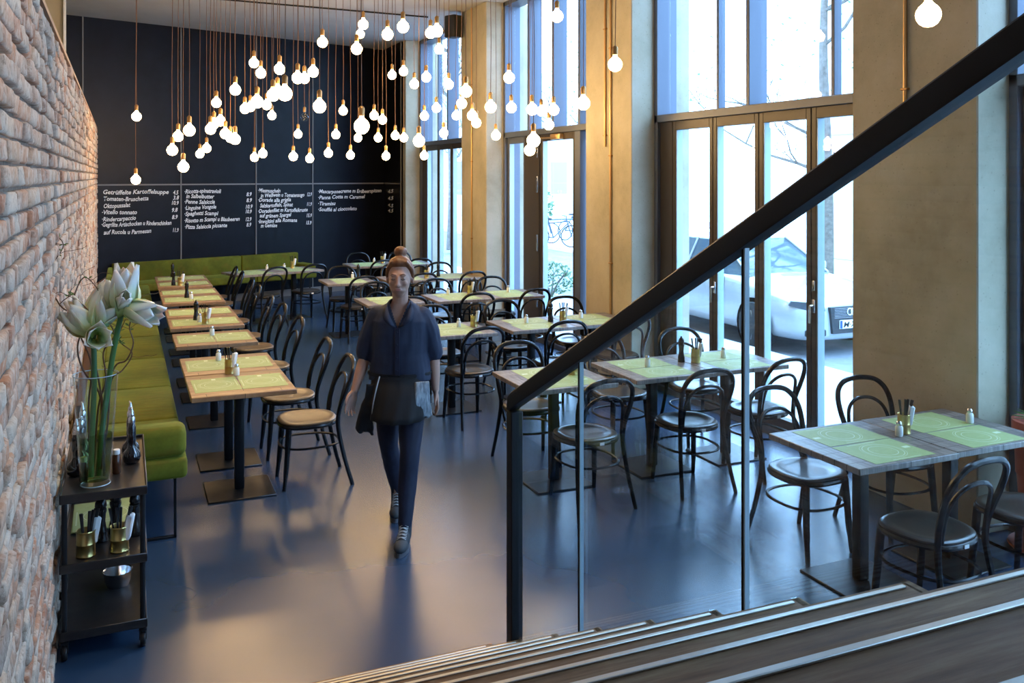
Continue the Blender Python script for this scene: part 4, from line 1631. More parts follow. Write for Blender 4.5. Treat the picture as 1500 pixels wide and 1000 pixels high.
def build_person():
    # stands 5.65 m in front of the lens, aligned with the view so that she walks to the camera
    Zc, u = 5.65, (586 - 750) / 1320
    px_, py_ = Zc * (CO * u + SI), Zc * (CO - SI * u)
    t = thing('person', 'waitress in dark blue shirt and black apron walking between the tables', 'person', (px_, py_, 0), -YAW)
    # joints (x right as seen, y away, z up)
    RS_, LS_ = (-.150, .01, 1.355), (.150, .01, 1.355)
    RE, LE = (-.215, .03, 1.09), (.205, .045, 1.09)
    RW, LW = (-.272, -.07, .875), (.222, .0, .865)
    RH, LH = (-.085, .03, .90), (.085, -.03, .90)
    RK, LK = (-.080, .06, .50), (.080, -.17, .50)
    RA, LA = (-.052, .27, .115), (.062, -.26, .10)
    b = bm_new()
    loft(b, [(.80, 0, 0, .135, .09), (.88, 0, 0, .165, .105), (.96, 0, 0, .155, .10), (1.06, 0, 0, .125, .085), (1.18, 0, 0, .135, .095), (1.28, 0, 0, .15, .10), (1.335, 0, .01, .130, .085), (1.375, 0, .012, .080, .062), (1.41, 0, .015, .055, .05)])
    chain(b, [(0, .018, 1.36, .056), (0, .008, 1.43, .050), (0, .0, 1.50, .052)])
    # head: skull, face, jaw, features
    hc = Vector((0, -.012, 1.565))
    ell(b, hc + Vector((0, .022, .02)), (.076, .095, .095))
    ell(b, hc + Vector((0, -.028, -.02)), (.066, .066, .088))
    ell(b, hc + Vector((0, -.045, -.085)), (.036, .035, .030))
    ell(b, hc + Vector((0, -.060, -.070)), (.046, .030, .022))
    chain(b, [(0, hc.y - .088, hc.z + .012, .010), (0, hc.y - .100, hc.z - .012, .011), (0, hc.y - .110, hc.z - .034, .0135)], 8)
    for s in (-1, 1):
        ell(b, hc + Vector((s * .010, -.096, -.038)), (.010, .010, .008))
        ell(b, hc + Vector((s * .030, -.080, .026)), (.024, .013, .008))     # brow
        ell(b, hc + Vector((s * .036, -.070, -.025)), (.022, .020, .018))    # cheek
        ell(b, hc + Vector((s * .030, -.078, .004)), (.0145, .012, .0095))   # closed lid
        ell(b, hc + Vector((s * .078, .015, -.010)), (.010, .020, .030))     # ear
    ell(b, hc + Vector((0, -.092, -.060)), (.022, .011, .0055))
    ell(b, hc + Vector((0, -.090, -.069)), (.019, .011, .0060))
    for S, E_, W_ in ((RS_, RE, RW), (LS_, LE, LW)):
        chain(b, [(S[0] * .93, S[1], S[2] - .03, .047), (S[0] * .6 + E_[0] * .4, S[1], S[2] * .6 + E_[2] * .4, .044), (*E_, .038), (E_[0] * .6 + W_[0] * .4, E_[1] * .6 + W_[1] * .4, E_[2] * .6 + W_[2] * .4, .037), (*W_, .025)])
    for H_, K_, A_ in ((RH, RK, RA), (LH, LK, LA)):
        chain(b, [(*H_, .088), (H_[0] * .5 + K_[0] * .5, H_[1] * .5 + K_[1] * .5, .70, .070), (*K_, .050), (K_[0] * .6 + A_[0] * .4, K_[1] * .6 + A_[1] * .4 + .015, .36, .049), (*A_, .032), (A_[0], A_[1] - .02, .05, .032)])
    # hands
    for W_, side, spread in ((RW, -1, 1.0), (LW, 1, .4)):
        w = Vector(W_)
        d = (Vector((-.22, -.35, -1)) if side < 0 else Vector((.12, -.10, -1))).normalized()
        # palm plane normal roughly sideways towards the thigh
        nrm = Vector((-side, -.25, 0)).normalized() if side > 0 else Vector((.75, -.65, 0)).normalized()
        nrm = (nrm - d * d.dot(nrm)).normalized()
        acr = d.cross(nrm).normalized()
        if acr.y > 0:
            acr = -acr              # thumb side faces forward
        pm = Matrix((acr, nrm, d)).transposed().to_4x4()
        ell(b, w + d * .045, (.036, .016, .050), pm)
        for k_, (off, ln, an) in enumerate(((.028, .070, .18), (.010, .078, .06), (-.009, .073, -.06), (-.026, .058, -.18))):
            fd = (d + acr * an * spread).normalized()
            p = w + d * .080 + acr * off
            p1_ = p + fd * ln * .42
            fd2 = (fd + nrm * .35).normalized()
            p2_ = p1_ + fd2 * ln * .33
            p3_ = p2_ + (fd2 + nrm * .35).normalized() * ln * .28
            chain(b, [(*(p - fd * .02), .0088), (*p, .0088), (*p1_, .0082), (*p2_, .0074), (*p3_, .0062)], 8)
        q0 = w + d * .020 + acr * .022
        q1 = q0 + (d * .7 + acr * .75 + nrm * .3).normalized() * .038
        q2 = q1 + (d * .95 + acr * .35 + nrm * .3).normalized() * .03
        chain(b, [(*q0, .013), (*q1, .0105), (*q2, .0085), (*(q2 + d * .018), .007)], 8)
    remeshed('body', b, M['skin'], t, .0055, 3)
    # eyes: lash lines of lowered lids, lips, brows
    b = bm_new()
    for s in (-1, 1):
        tube(b, smooth([tuple(hc + Vector((s * .016, -.0885, .001))), tuple(hc + Vector((s * .030, -.0915, -.004))), tuple(hc + Vector((s * .044, -.0845, .001)))], 4), .0018, 5)
    obj('lashes', b, M['eye_dark'], t)
    b = bm_new()
    for s in (-1, 1):
        tube(b, smooth([tuple(hc + Vector((s * .012, -.0935, .026))), tuple(hc + Vector((s * .032, -.094, .033))), tuple(hc + Vector((s * .050, -.080, .027)))], 4), [.0022] * 4 + [.003] * 2 + [.0015] * 3, 5, flat=1)
    obj('eyebrows', b, M['hair'], t)
    b = bm_new()
    ell(b, hc + Vector((0, -.1005, -.0605)), (.019, .0035, .0032))
    ell(b, hc + Vector((0, -.0985, -.0675)), (.016, .0040, .0038))
    obj('lips', b, M['lip'], t)
    # hair with a bun
    b = bm_new()
    ell(b, hc + Vector((0, .044, .040)), (.088, .096, .098))
    ell(b, hc + Vector((0, .000, .092)), (.068, .064, .044))
    ell(b, hc + Vector((0, .050, .158)), (.044, .044, .038))
    for s in (-1, 1):
        chain(b, [(s * .045, hc.y - .045, hc.z + .098, .014), (s * .074, hc.y - .012, hc.z + .05, .014), (s * .080, hc.y + .015, hc.z - .02, .010)], 8)
    remeshed('hair', b, M['hair'], t, .006, 2, None, .006)
    # trousers
    b = bm_new()
    loft(b, [(.80, 0, 0, .15, .105), (.90, 0, 0, .178, .118), (.99, 0, 0, .165, .11)])
    for H_, K_, A_ in ((RH, RK, RA), (LH, LK, LA)):
        chain(b, [(*H_, .098), (H_[0] * .5 + K_[0] * .5, H_[1] * .5 + K_[1] * .5, .70, .080), (*K_, .060), (K_[0] * .6 + A_[0] * .4, K_[1] * .6 + A_[1] * .4 + .015, .36, .058), (A_[0], A_[1], A_[2] + .025, .043)])
    remeshed('trousers', b, M['trousers'], t, .010, 2, None, .006)
    # shirt
    b = bm_new()
    loft(b, [(.93, 0, 0, .195, .135), (.99, 0, 0, .192, .135), (1.10, 0, 0, .172, .125), (1.22, 0, 0, .178, .128), (1.30, 0, .0, .178, .120), (1.345, 0, .01, .160, .104), (1.38, 0, .012, .125, .088), (1.405, 0, .012, .090, .074), (1.425, 0, .012, .066, .066)])
    for S, E_ in ((RS_, RE), (LS_, LE)):
        k_ = 1 if S[0] > 0 else -1
        chain(b, [(S[0] * .93, S[1], S[2] - .028, .060), (S[0] * .55 + E_[0] * .45, S[1], S[2] * .55 + E_[2] * .45, .066), (E_[0], E_[1], E_[2] + .0, .064)])

    def vee(c_):
        if c_.y < -.02 and c_.z > 1.27 and abs(c_.x) < (c_.z - 1.27) * .42:
            return True
        if c_.z > 1.412 and math.hypot(c_.x, c_.y - .012) < .064:
            return True
        return False
    sh = remeshed('shirt', b, M['shirt'], t, .0065, 2, vee, .010)
    b = bm_new()
    for s in (-1, 1):
        P = [(s * .012, -.128, 1.275), (s * .050, -.105, 1.345), (s * .072, -.065, 1.395), (s * .066, .0, 1.425), (s * .03, .075, 1.435), (0, .085, 1.437)]
        Q = [(s * .040, -.137, 1.285), (s * .088, -.115, 1.320), (s * .098, -.06, 1.370), (s * .082, .01, 1.398), (s * .04, .092, 1.405), (0, .10, 1.405)]
        a_ = [b.verts.new(p) for p in smooth(P, 4)]
        c_ = [b.verts.new(p) for p in smooth(Q, 4)]
        for i in range(len(a_) - 1):
            b.faces.new((a_[i], a_[i + 1], c_[i + 1], c_[i]))
    col_ = obj('collar', b, M['shirt'], sh)
    md = col_.modifiers.new('t', 'SOLIDIFY')
    md.thickness = .004
    b = bm_new()
    box(b, (-.016, -.141, .95), (.016, -.134, 1.27), .003, 1)
    for z in (1.245, 1.17, 1.09, 1.01):
        ell(b, (0, -.144, z), (.006, .003, .006), None, 10, 6)
    obj('button_band', b, M['trousers'], sh)
    # waist apron with pouch, towel, cord
    b = bm_new()
    n = 26
    rows = []
    for j in range(9):
        z = .985 - j * .034
        row = []
        for i in range(n + 1):
            a = R(-165) + R(150) * i / n
            w = 1 + .05 * j / 8 + .03 * math.sin(i * 1.3 + j * .5) * j / 8
            row.append(b.verts.new((math.cos(a) * .176 * w, math.sin(a) * (.135 + .012 * j) * w - (.03 if j > 3 else .01 * j), z)))
        rows.append(row)
    for A, B in zip(rows, rows[1:]):
        for i in range(n):
            b.faces.new((A[i], A[i + 1], B[i + 1], B[i]))
    ap = obj('apron', b, M['apron'], t)
    md = ap.modifiers.new('t', 'SOLIDIFY')
    md.thickness = .004
    b = bm_new()
    tube(b, [(.198 * math.cos(a), .140 * math.sin(a), .975) for a in [2 * math.pi * i / 32 for i in range(32)]], .012, 6, True, flat=.4, up=(1, 0, 0))
    obj('apron_band', b, M['apron'], ap)
    b = bm_new()
    tube(b, smooth([(-.105, -.155, .98), (-.125, -.168, .90), (-.145, -.165, .80), (-.15, -.16, .72)], 4), .004, 6)
    obj('waist_cord', b, M['lace'], ap)
    # black cloth hanging at her right hip
    b = bm_new()
    for k_ in range(4):
        x = -.15 - .018 * k_
        tube(b, smooth([(x + .02, -.10 - .01 * k_, .93), (x, -.12, .80), (x - .02 - .008 * k_, -.10, .70 - .02 * k_), (x - .012, -.09 + .02 * k_, .60 + .015 * k_)], 4), [.012] * 4 + [.026] * 5 + [.030] * 2 + [.016] * 2, 8, flat=.5)
    remeshed('hanging_black_cloth', b, M['apron'], t, .008, 1, None, .008)
    b = bm_new()
    for k_ in range(6):
        x = .115 + .014 * k_
        tube(b, smooth([(x, -.135 + .006 * k_, .94), (x + .004, -.165 + .01 * k_, .86), (x + .002 * k_, -.168 + .012 * k_, .78), (x + .004 * k_, -.165 + .012 * k_, .715 + .012 * (k_ % 2))], 4), .0095, 8)
    remeshed('patterned_towel', b, M['towel'], t, .006, 0, None, .004)
    # shoes
    for A_, yaw in ((RA, R(4)), (LA, R(-3))):
        rt = Matrix.Translation((A_[0], A_[1], 0)) @ Matrix.Rotation(yaw, 4, 'Z')
        b = bm_new()
        ell(b, (0, -.145, .045), (.043, .065, .036))
        ell(b, (0, -.07, .055), (.040, .075, .048))
        ell(b, (0, .02, .055), (.036, .050, .052))
        chain(b, [(0, .0, .06, .040), (0, .008, .125, .042)])
        bmesh.ops.transform(b, matrix=rt, verts=b.verts[:])
        for vv in b.verts:
            vv.co.z = max(vv.co.z, .016)
        so = remeshed('shoe', b, M['shoe'], t, .0065, 2)
        b = bm_new()
        pts = [(.043 * math.cos(a) * (1.0 if math.sin(a) < 0 else .86), -.07 + .135 * math.sin(a)) for a in [2 * math.pi * i / 28 for i in range(28)]]
        prism(b, pts, 0, .024)
        bmesh.ops.transform(b, matrix=rt, verts=b.verts[:])
        obj('sole', b, M['sole'], so)
        b = bm_new()
        for k_ in range(5):
            y_, z_ = -.125 + .023 * k_, .088 + .0095 * k_
            tube(b, smooth([(-.026, y_, z_ - .010), (0, y_ - .008, z_ + .006), (.026, y_ + .012, z_ - .004)], 3), .0028, 5)
            tube(b, smooth([(.026, y_, z_ - .010), (0, y_ - .008, z_ + .006), (-.026, y_ + .012, z_ - .004)], 3), .0028, 5)
        bmesh.ops.transform(b, matrix=rt, verts=b.verts[:])
        obj('laces', b, M['lace'], so)


build_person()
#@@OUTSIDE
# ------------------------------------------------------------------ the street outside
M['pavement'] = noisy('pale_pavement', (.50, .50, .50), (.62, .62, .61), 2, .9)
M['asphalt'] = noisy('street_asphalt', (.16, .17, .19), (.24, .25, .27), 4, .85)
M['facade'] = noisy('pale_plaster_facade', (.62, .61, .58), (.70, .69, .66), 1, .9)
M['facade_trim'] = mat('facade_stone', (.50, .50, .49), .9)
M['facade_win'] = mat('facade_window', (.25, .30, .34), .1)
M['car_paint'] = mat('white_car_paint', (.42, .44, .46), .25, 0, Coat_Weight=1.0, Coat_Roughness=.05)
M['car_glass'] = mat('tinted_car_glass', (.07, .10, .12), .05)
M['rubber'] = mat('black_rubber', (.02, .02, .022), .7)
M['plastic'] = mat('dark_car_plastic', (.03, .032, .036), .5)
M['headlight'] = mat('clear_headlight', (.05, .06, .075), .2, 0)
M['bark'] = noisy('tree_bark', (.10, .08, .06), (.20, .17, .14), 12, .9)
M['bush'] = noisy('bush_leaf', (.04, .10, .04), (.10, .20, .08), 30, .6)
M['bike'] = mat('dark_bike_frame', (.05, .07, .10), .4)
b = bm_new()
box(b, (5.30, -12, -.3), (7.5, 60, -.01))
struct('pavement', b, M['pavement'])
b = bm_new()
box(b, (7.5, -12, -.4), (12.4, 60, -.12))
struct('road', b, M['asphalt'])
b = bm_new()
box(b, (12.4, -12, -.4), (26, 60, -.01))
struct('far_pavement', b, M['pavement'])

# house across the street
t = thing('house', 'pale plastered house across the street', 'building', (17.5, 4, 0))
b = bm_new()
box(b, (0, -14, 0), (6, 16, 9.5))
obj('wall', b, M['facade'], t, False)
b = bm_new()
box(b, (-.12, -14, 3.3), (0, 16, 3.6), .03, 1)
box(b, (-.25, -14, 9.2), (0, 16, 9.5), .03, 1)
box(b, (-.06, -14, 0), (0, 16, .7))
obj('cornice', b, M['facade_trim'], t, False)
for i in range(9):
    for z0, z1 in ((1.1, 2.9), (4.5, 6.3), (7.1, 8.7)):
        y = -12.5 + i * 3.2
        b = bm_new()
        box(b, (-.05, y - .62, z0 - .1), (.0, y - .5, z1 + .1))
        box(b, (-.05, y + .5, z0 - .1), (.0, y + .62, z1 + .1))
        box(b, (-.05, y - .62, z1), (.0, y + .62, z1 + .12))
        box(b, (-.09, y - .66, z0 - .12), (.0, y + .66, z0))
        box(b, (-.03, y - .03, z0), (.0, y + .03, z1))
        wn = obj('window_frame', b, M['facade_trim'], t, False)
        b = bm_new()
        box(b, (-.012, y - .5, z0), (-.002, y + .5, z1))
        obj('pane', b, M['facade_win'], wn, False)
t = thing('house', 'light house far down the street behind the bicycles', 'building', (12, 46, 0))
b = bm_new()
box(b, (0, 0, 0), (14, 6, 8))
obj('wall', b, M['facade'], t, False)
for i in range(4):
    b = bm_new()
    box(b, (1.2 + i * 3, -.03, 1.2), (2.2 + i * 3, .0, 3.0))
    obj('pane', b, M['facade_win'], t, False)


# parked car
def build_car():
    t = thing('car', 'white estate car parked at the kerb outside the folding doors', 'car', (8.69, 11.27, -.12), R(-90))
    Ln = 4.55
    st = [  # from nose: wb wm zb zm ws zs wt zt zc
        (0.00, .50, .56, .24, .44, .54, .56, .40, .62, .63), (.06, .66, .72, .20, .46, .70, .62, .52, .68, .69), (.20, .76, .82, .18, .50, .80, .68, .62, .745, .765),
        (.50, .81, .865, .17, .54, .85, .76, .70, .82, .85), (.9, .82, .885, .17, .56, .87, .83, .74, .885, .925), (1.35, .82, .885, .17, .58, .875, .89, .76, .95, .985),
        (1.8, .82, .885, .17, .58, .878, .90, .80, .955, .97), (2.6, .82, .885, .17, .58, .878, .91, .80, .96, .97), (3.4, .82, .885, .17, .58, .875, .92, .80, .97, .98), (4.0, .80, .87, .19, .60, .86, .93, .78, .98, .99),
        (4.4, .74, .81, .24, .60, .79, .90, .70, .97, .98), (4.55, .60, .68, .32, .60, .66, .82, .55, .92, .94)]
    b = bm_new()
    rings = []
    for x, wb, wm, zb, zm, ws, zs, wt, zt, zc in st:
        half = [(wb, zb), (wm, zb + .10), (wm + .004, zm), (ws, zs), (wt, zt)]
        pts = [(0, zb)] + half + [(0, zc)] + [(-y, z) for y, z in half[::-1]]
        rings.append([b.verts.new((Ln / 2 - x, y, z)) for y, z in pts])
    n = len(rings[0])
    for A, B in zip(rings, rings[1:]):
        for i in range(n):
            b.faces.new((A[i], A[(i + 1) % n], B[(i + 1) % n], B[i]))
    b.faces.new(rings[0])
    b.faces.new(rings[-1][::-1])
    o = obj('body', b, M['car_paint'], t)
    md = o.modifiers.new('sub', 'SUBSURF')
    md.levels = md.render_levels = 2
    # greenhouse
    gh = [(1.22, .70, .93), (1.95, .60, 1.36), (2.2, .61, 1.395), (3.0, .61, 1.41), (3.7, .60, 1.38), (4.38, .66, .96)]
    b = bm_new()
    lo = [(1.22, .70), (1.6, .79), (2.4, .80), (3.4, .79), (4.1, .76), (4.38, .66)]
    hi = [(1.98, .56), (2.1, .60), (2.5, .61), (3.2, .61), (3.6, .60), (3.78, .55)]
    zl, zh = .93, 1.385
    A = [b.verts.new((Ln / 2 - x, y, zl)) for x, y in lo] + [b.verts.new((Ln / 2 - x, -y, zl)) for x, y in lo[::-1]]
    B = [b.verts.new((Ln / 2 - x, y, zh)) for x, y in hi] + [b.verts.new((Ln / 2 - x, -y, zh)) for x, y in hi[::-1]]
    n = len(A)
    for i in range(n):
        b.faces.new((A[i], A[(i + 1) % n], B[(i + 1) % n], B[i]))
    b.faces.new(B)
    obj('windows', b, M['car_glass'], t)
    b = bm_new()
    r0 = [(x, y * 1.01) for x, y in hi]
    C0 = [b.verts.new((Ln / 2 - x, y, zh - .01)) for x, y in r0] + [b.verts.new((Ln / 2 - x, -y, zh - .01)) for x, y in r0[::-1]]
    C1 = [b.verts.new((Ln / 2 - 2.8 - (x - 2.8) * .93, y * .88, zh + .045)) for x, y in r0] + [b.verts.new((Ln / 2 - 2.8 - (x - 2.8) * .93, -y * .88, zh + .045)) for x, y in r0[::-1]]
    for i in range(n):
        b.faces.new((C0[i], C0[(i + 1) % n], C1[(i + 1) % n], C1[i]))
    b.faces.new(C1)
    obj('roof', b, M['car_paint'], t)
    for s in (-1, 1):
        for (xa, ya, xb, yb, r_) in ((1.22, .70, 1.98, .57, .032), (2.62, .80, 2.55, .61, .03), (3.45, .79, 3.35, .61, .035), (4.36, .66, 3.78, .56, .05)):
            b = bm_new()
            tube(b, [(Ln / 2 - xa, s * ya * 1.005, zl), (Ln / 2 - xb, s * yb * 1.005, zh + .005)], r_, 8, flat=.6)
            obj('roof_pillar', b, M['car_paint'], t)
    # wheels and arches
    for x in (.88, 3.52):
        for s in (-1, 1):
            T = Matrix.Translation((Ln / 2 - x, s * .80, .315)) @ Matrix.Rotation(R(90), 4, 'X')
            b = bm_new()
            lathe(b, [(0, -.09), (.36, -.09), (.36, .0), (.355, .0), (0, .0)], 32, mtx=Matrix.Translation((0, s * .0985, .01)) @ T if s > 0 else Matrix.Translation((0, -.0985, .01)) @ Matrix.Translation((Ln / 2 - x, s * .80, .315)) @ Matrix.Rotation(R(-90), 4, 'X'))
            # keep the dark arch a shallow ring just proud of the body side
            for vv in b.verts:
                if s > 0:
                    vv.co.y = min(max(vv.co.y, .78), .897)
                else:
                    vv.co.y = max(min(vv.co.y, -.78), -.897)
            obj('wheel_arch', b, M['plastic'], t)
            b = bm_new()
            lathe(b, [(.20, -.1), (.30, -.1), (.316, -.08), (.316, .08), (.30, .1), (.20, .1)], 32, mtx=Matrix.Translation((0, s * .0, 0)) @ T)
            wl = obj('wheel', b, M['rubber'], t)
            b = bm_new()
            lathe(b, [(0, .05), (.05, .06), (.06, .03), (.19, .05), (.21, .1), (.20, .0), (0, .0)] if True else [], 32, mtx=Matrix.Translation((0, s * .004, 0)) @ (T if s < 0 else Matrix.Translation((Ln / 2 - x, s * .80, .315)) @ Matrix.Rotation(R(-90), 4, 'X')))
            for k_ in range(7):
                a = 2 * math.pi * k_ / 7
                tube(b, [(Ln / 2 - x, s * .87, .315), (Ln / 2 - x + .2 * math.cos(a), s * .89, .315 + .2 * math.sin(a))], [.03, .018], 6, flat=.5)
            obj('alloy_rim', b, M['steel'], wl)
            wl.location.y = s * .012
    # front
    b = bm_new()
    prism(b, [(0, 0)] * 0 + [(-.36, .30), (.36, .30), (.40, .64), (-.40, .64)], 0, .05)
    bmesh.ops.transform(b, matrix=Matrix.Translation((Ln / 2 - .02, 0, 0)) @ Matrix(((0, 0, 1, 0), (1, 0, 0, 0), (0, 1, 0, 0), (0, 0, 0, 1))), verts=b.verts[:])
    gr = obj('grille', b, M['plastic'], t)
    b = bm_new()
    for i in range(7):
        box(b, (Ln / 2 + .028, -.34, .50 + i * .02), (Ln / 2 + .036, .34, .505 + i * .02))
    obj('grille_bars', b, M['steel'], gr, False)
    b = bm_new()
    for i in range(4):
        cy = (i - 1.5) * .062
        tube(b, [(Ln / 2 + .042, cy + .042 * math.cos(a), .575 + .042 * math.sin(a)) for a in [2 * math.pi * q / 24 for q in range(24)]], .0065, 6, True)
    obj('four_ring_badge', b, M['white_cer'], gr)
    b = bm_new()
    box(b, (Ln / 2 + .03, -.26, .36), (Ln / 2 + .042, .26, .47), .003, 1)
    pl = obj('number_plate', b, M['paper'], t, False)
    b = bm_new()
    text_mesh(b, 'M·XL 31', lambda x, z: Vector((Ln / 2 + .044, x, z)), -.20, .42, .385, .095)
    obj('plate_text', b, M['plastic'], pl, False)
    b = bm_new()
    box(b, (Ln / 2 + .0425, -.255, .365), (Ln / 2 + .0432, -.215, .465))
    obj('plate_blue_strip', b, mat('plate_blue', (.02, .08, .4), .5), pl, False)
    for s in (-1, 1):
        b = bm_new()
        P = [(Ln / 2 - .02, s * .46, .60), (Ln / 2 - .11, s * .66, .605), (Ln / 2 - .28, s * .82, .655), (Ln / 2 - .26, s * .80, .715), (Ln / 2 - .09, s * .60, .70), (Ln / 2 - .035, s * .47, .685)]
        f0 = [b.verts.new(p) for p in P]
        f1 = [b.verts.new((p[0] + .035, p[1] * 1.025, p[2] - .002)) for p in P]
        b.faces.new(f1)
        b.faces.new(f0[::-1])
        for i in range(6):
            b.faces.new((f0[i], f0[(i + 1) % 6], f1[(i + 1) % 6], f1[i]))
        obj('headlight', b, M['headlight'], t)
        b = bm_new()
        box(b, (Ln / 2 - .10, s * .44 if s > 0 else -.72, .27), (Ln / 2 + .005, .72 if s > 0 else -.44, .36), .02, 2, Matrix.Rotation(R(-0), 4, 'Z'))
        obj('lower_intake', b, M['plastic'], t)
        b = bm_new()
        box(b, (Ln / 2 - 1.75, s * .90 if s > 0 else -1.06, .92), (Ln / 2 - 1.62, 1.06 if s > 0 else -.90, 1.05), .035, 3)
        tube(b, [(Ln / 2 - 1.68, s * .80, .93), (Ln / 2 - 1.68, s * .93, .96)], .02, 6)
        obj('wing_mirror', b, M['car_paint'], t)
        for xd in (1.55, 2.6, 3.5):
            b = bm_new()
            tube(b, [(Ln / 2 - xd, s * .835, .25), (Ln / 2 - xd, s * .893, .45), (Ln / 2 - xd, s * .893, .62), (Ln / 2 - xd, s * .87, .9)], .004, 4)
            obj('door_gap', b, M['plastic'], t)
        for xd in (2.4, 3.3):
            b = bm_new()
            box(b, (Ln / 2 - xd - .1, s * .885 if s > 0 else -.905, .76), (Ln / 2 - xd + .1, .905 if s > 0 else -.885, .79), .006, 1)
            obj('door_handle', b, M['car_paint'], t)


build_car()


def bush(name, label, cat, x, y, z0, rx, rz, n, seed, leafr=.05, group=None):
    rnd = random.Random(seed)
    t = thing(name, label, cat, (x, y, z0), 0, group)
    b = bm_new()
    for _ in range(n):
        d = Vector((rnd.gauss(0, 1), rnd.gauss(0, 1), rnd.gauss(0, 1))).normalized() * rnd.uniform(.5, 1) ** .5
        p = Vector((d.x * rx, d.y * rx, rz + d.z * rz))
        u = Vector((rnd.uniform(-1, 1), rnd.uniform(-1, 1), rnd.uniform(-1, 1))).normalized()
        w = u.orthogonal().normalized()
        vs = [b.verts.new(p + u * leafr), b.verts.new(p + w * leafr * .5), b.verts.new(p - u * leafr), b.verts.new(p - w * leafr * .5)]
        b.faces.new(vs)
    obj('foliage', b, M['bush'], t)
    b = bm_new()
    for k_ in range(7):
        a = rnd.uniform(0, 6.28)
        tube(b, [(0, 0, 0), (rx * .3 * math.cos(a), rx * .3 * math.sin(a), rz * .8), (rx * .7 * math.cos(a), rx * .7 * math.sin(a), rz * 1.4)], [.02, .013, .005], 5)
    obj('branches', b, M['bark'], t)


bush('shrub', 'loose green shrub outside the glass door, low in the pane', 'shrub', 7.2, 14.9, -.01, .42, .33, 500, 1, .04)
bush('shrub', 'rounded shrub farther down the street above the bicycles', 'shrub', 15.2, 33.5, -.01, 1.0, 1.1, 700, 2, .11)


def bicycle(label, x, y, rz):
    t = thing('bicycle', label, 'bicycle', (x, y, -.01), rz, 'bicycles parked across the street')
    for cx in (-.52, .52):
        b = bm_new()
        tube(b, [(cx + .33 * math.cos(a), 0, .34 + .33 * math.sin(a)) for a in [2 * math.pi * i / 28 for i in range(28)]], .018, 6, True)
        for i in range(8):
            a = math.pi * i / 8
            tube(b, [(cx + .32 * math.cos(a), 0, .34 + .32 * math.sin(a)), (cx - .32 * math.cos(a), 0, .34 - .32 * math.sin(a))], .003, 4)
        obj('wheel', b, M['rubber'], t)
    b = bm_new()
    for p, q in (((-.52, 0, .34), (-.05, 0, .30)), ((-.05, 0, .30), (-.2, 0, .82)), ((-.2, 0, .82), (-.52, 0, .34)), ((-.2, 0, .75), (.36, 0, .80)), ((-.05, 0, .30), (.38, 0, .72)), ((.35, 0, .88), (.52, 0, .34))):
        tube(b, [p, q], .018, 8)
    obj('frame', b, M['bike'], t)
    b = bm_new()
    tube(b, smooth([(.25, -.28, .98), (.36, -.1, .97), (.35, 0, .95), (.36, .1, .97), (.25, .28, .98)], 3), .012, 6)
    tube(b, [(.35, 0, .88), (.35, 0, .96)], .014, 6)
    obj('handlebar', b, M['bike'], t)
    b = bm_new()
    box(b, (-.34, -.06, .86), (-.1, .06, .91), .025, 2)
    tube(b, [(-.2, 0, .80), (-.21, 0, .87)], .012, 6)
    obj('saddle', b, M['rubber'], t)


bicycle('parked bicycle across the street, lower one in the glass door', 12.3, 25.2, R(-20))
bicycle('parked bicycle across the street, upper right one in the glass door', 14.5, 28.0, R(15))
bicycle('parked bicycle across the street, leftmost one in the glass door', 12.6, 27.2, R(-50))


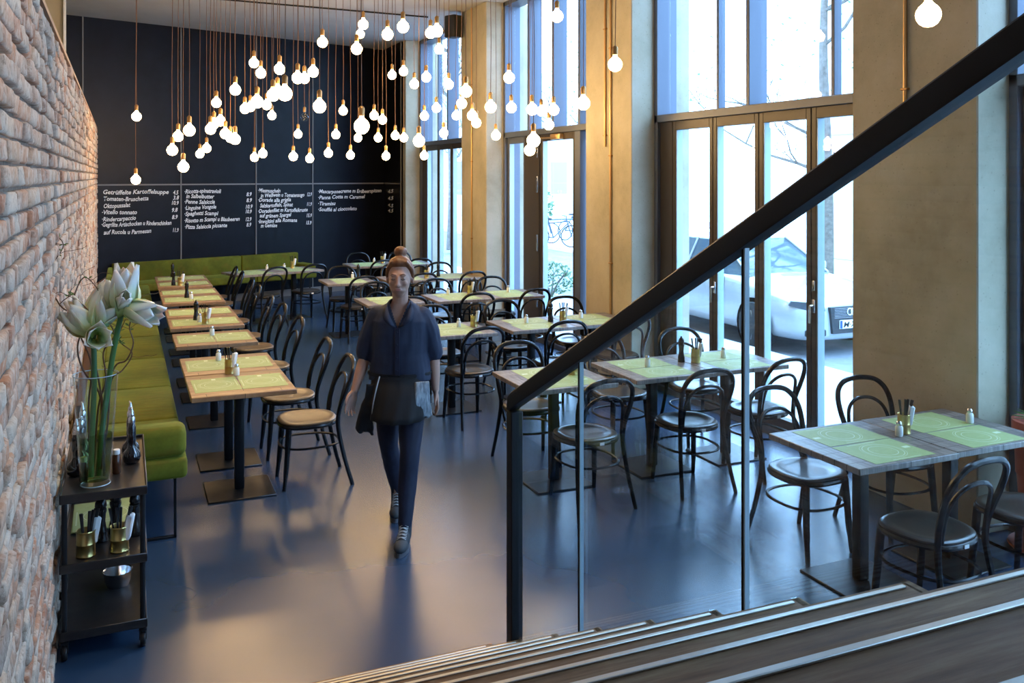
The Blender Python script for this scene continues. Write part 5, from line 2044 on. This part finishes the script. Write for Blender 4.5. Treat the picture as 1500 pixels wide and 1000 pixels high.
def tree(label, x, y, h_, seed, lean=0):
    rnd = random.Random(seed)
    t = thing('street_tree', label, 'tree', (x, y, -.01), 0, None)
    b = bm_new()
    P = smooth([(0, 0, 0), (.05, .04, h_ * .3), (-.06 + lean, .02, h_ * .65), (.05 + lean, 0, h_)], 4)
    tube(b, P, [.16 * (1 - .75 * i / len(P)) for i in range(len(P))], 10)
    obj('trunk', b, M['bark'], t)
    b = bm_new()

    def grow(p, d, l_, r_, lev):
        q = [p]
        for _ in range(4):
            d = (d + Vector((rnd.uniform(-.3, .3), rnd.uniform(-.3, .3), rnd.uniform(-.1, .25)))).normalized()
            q.append(q[-1] + d * l_ / 4)
        tube(b, q, [r_ * (1 - .6 * i / 4) for i in range(5)], 5)
        if lev > 0:
            for _ in range(4):
                s = rnd.choice(q[1:])
                grow(s, (d + Vector((rnd.uniform(-1, 1), rnd.uniform(-1, 1), rnd.uniform(-.3, .7)))).normalized(), l_ * .6, r_ * .5, lev - 1)
    for i in range(12):
        k_ = rnd.randint(len(P) // 3, len(P) - 1)
        a = rnd.uniform(0, 6.28)
        grow(P[k_], Vector((math.cos(a), math.sin(a), .35)), rnd.uniform(1.4, 2.6), .04, 3)
    obj('bare_branches', b, M['bark'], t)
    b = bm_new()
    for _ in range(260):
        p = Vector((rnd.gauss(0, 1.5), rnd.gauss(0, 1.5), h_ * rnd.uniform(.5, 1.1)))
        u = Vector((rnd.uniform(-1, 1), rnd.uniform(-1, 1), rnd.uniform(-1, 1))).normalized()
        w = u.orthogonal()
        vs = [b.verts.new(p + u * .05), b.verts.new(p + w * .03), b.verts.new(p - u * .05), b.verts.new(p - w * .03)]
        b.faces.new(vs)
    o = obj('sparse_leaves', b, M['bush'], t)
    o['kind'] = 'stuff'


tree('thin bare street tree seen through the upper folding-door window', 13.2, 14.4, 7.5, 5)
tree('bare street tree seen through the upper glass-door window', 13.5, 24.5, 8.0, 9)
tree('bare street tree seen through the farthest window', 9.0, 25.5, 7.0, 12)
t = thing('lamp_post', 'grey street lamp post across the road', 'lamp post', (13.0, 12.6, -.01))
b = bm_new()
tube(b, [(0, 0, 0), (0, 0, 5.2)], [.06, .035], 8)
obj('pole', b, M['frame'], t)
b = bm_new()
box(b, (-.5, -.06, 5.15), (.05, .06, 5.25), .02)
obj('lamp_head', b, M['frame'], t)
t = thing('bollard_rail', 'low grey bicycle rail across the street', 'bicycle rail', (12.9, 26.2, -.01), R(10))
b = bm_new()
tube(b, smooth([(-.8, 0, 0), (-.8, 0, .7), (-.7, 0, .8), (.7, 0, .8), (.8, 0, .7), (.8, 0, 0)], 3), .03, 6)
obj('rail', b, M['frame'], t)
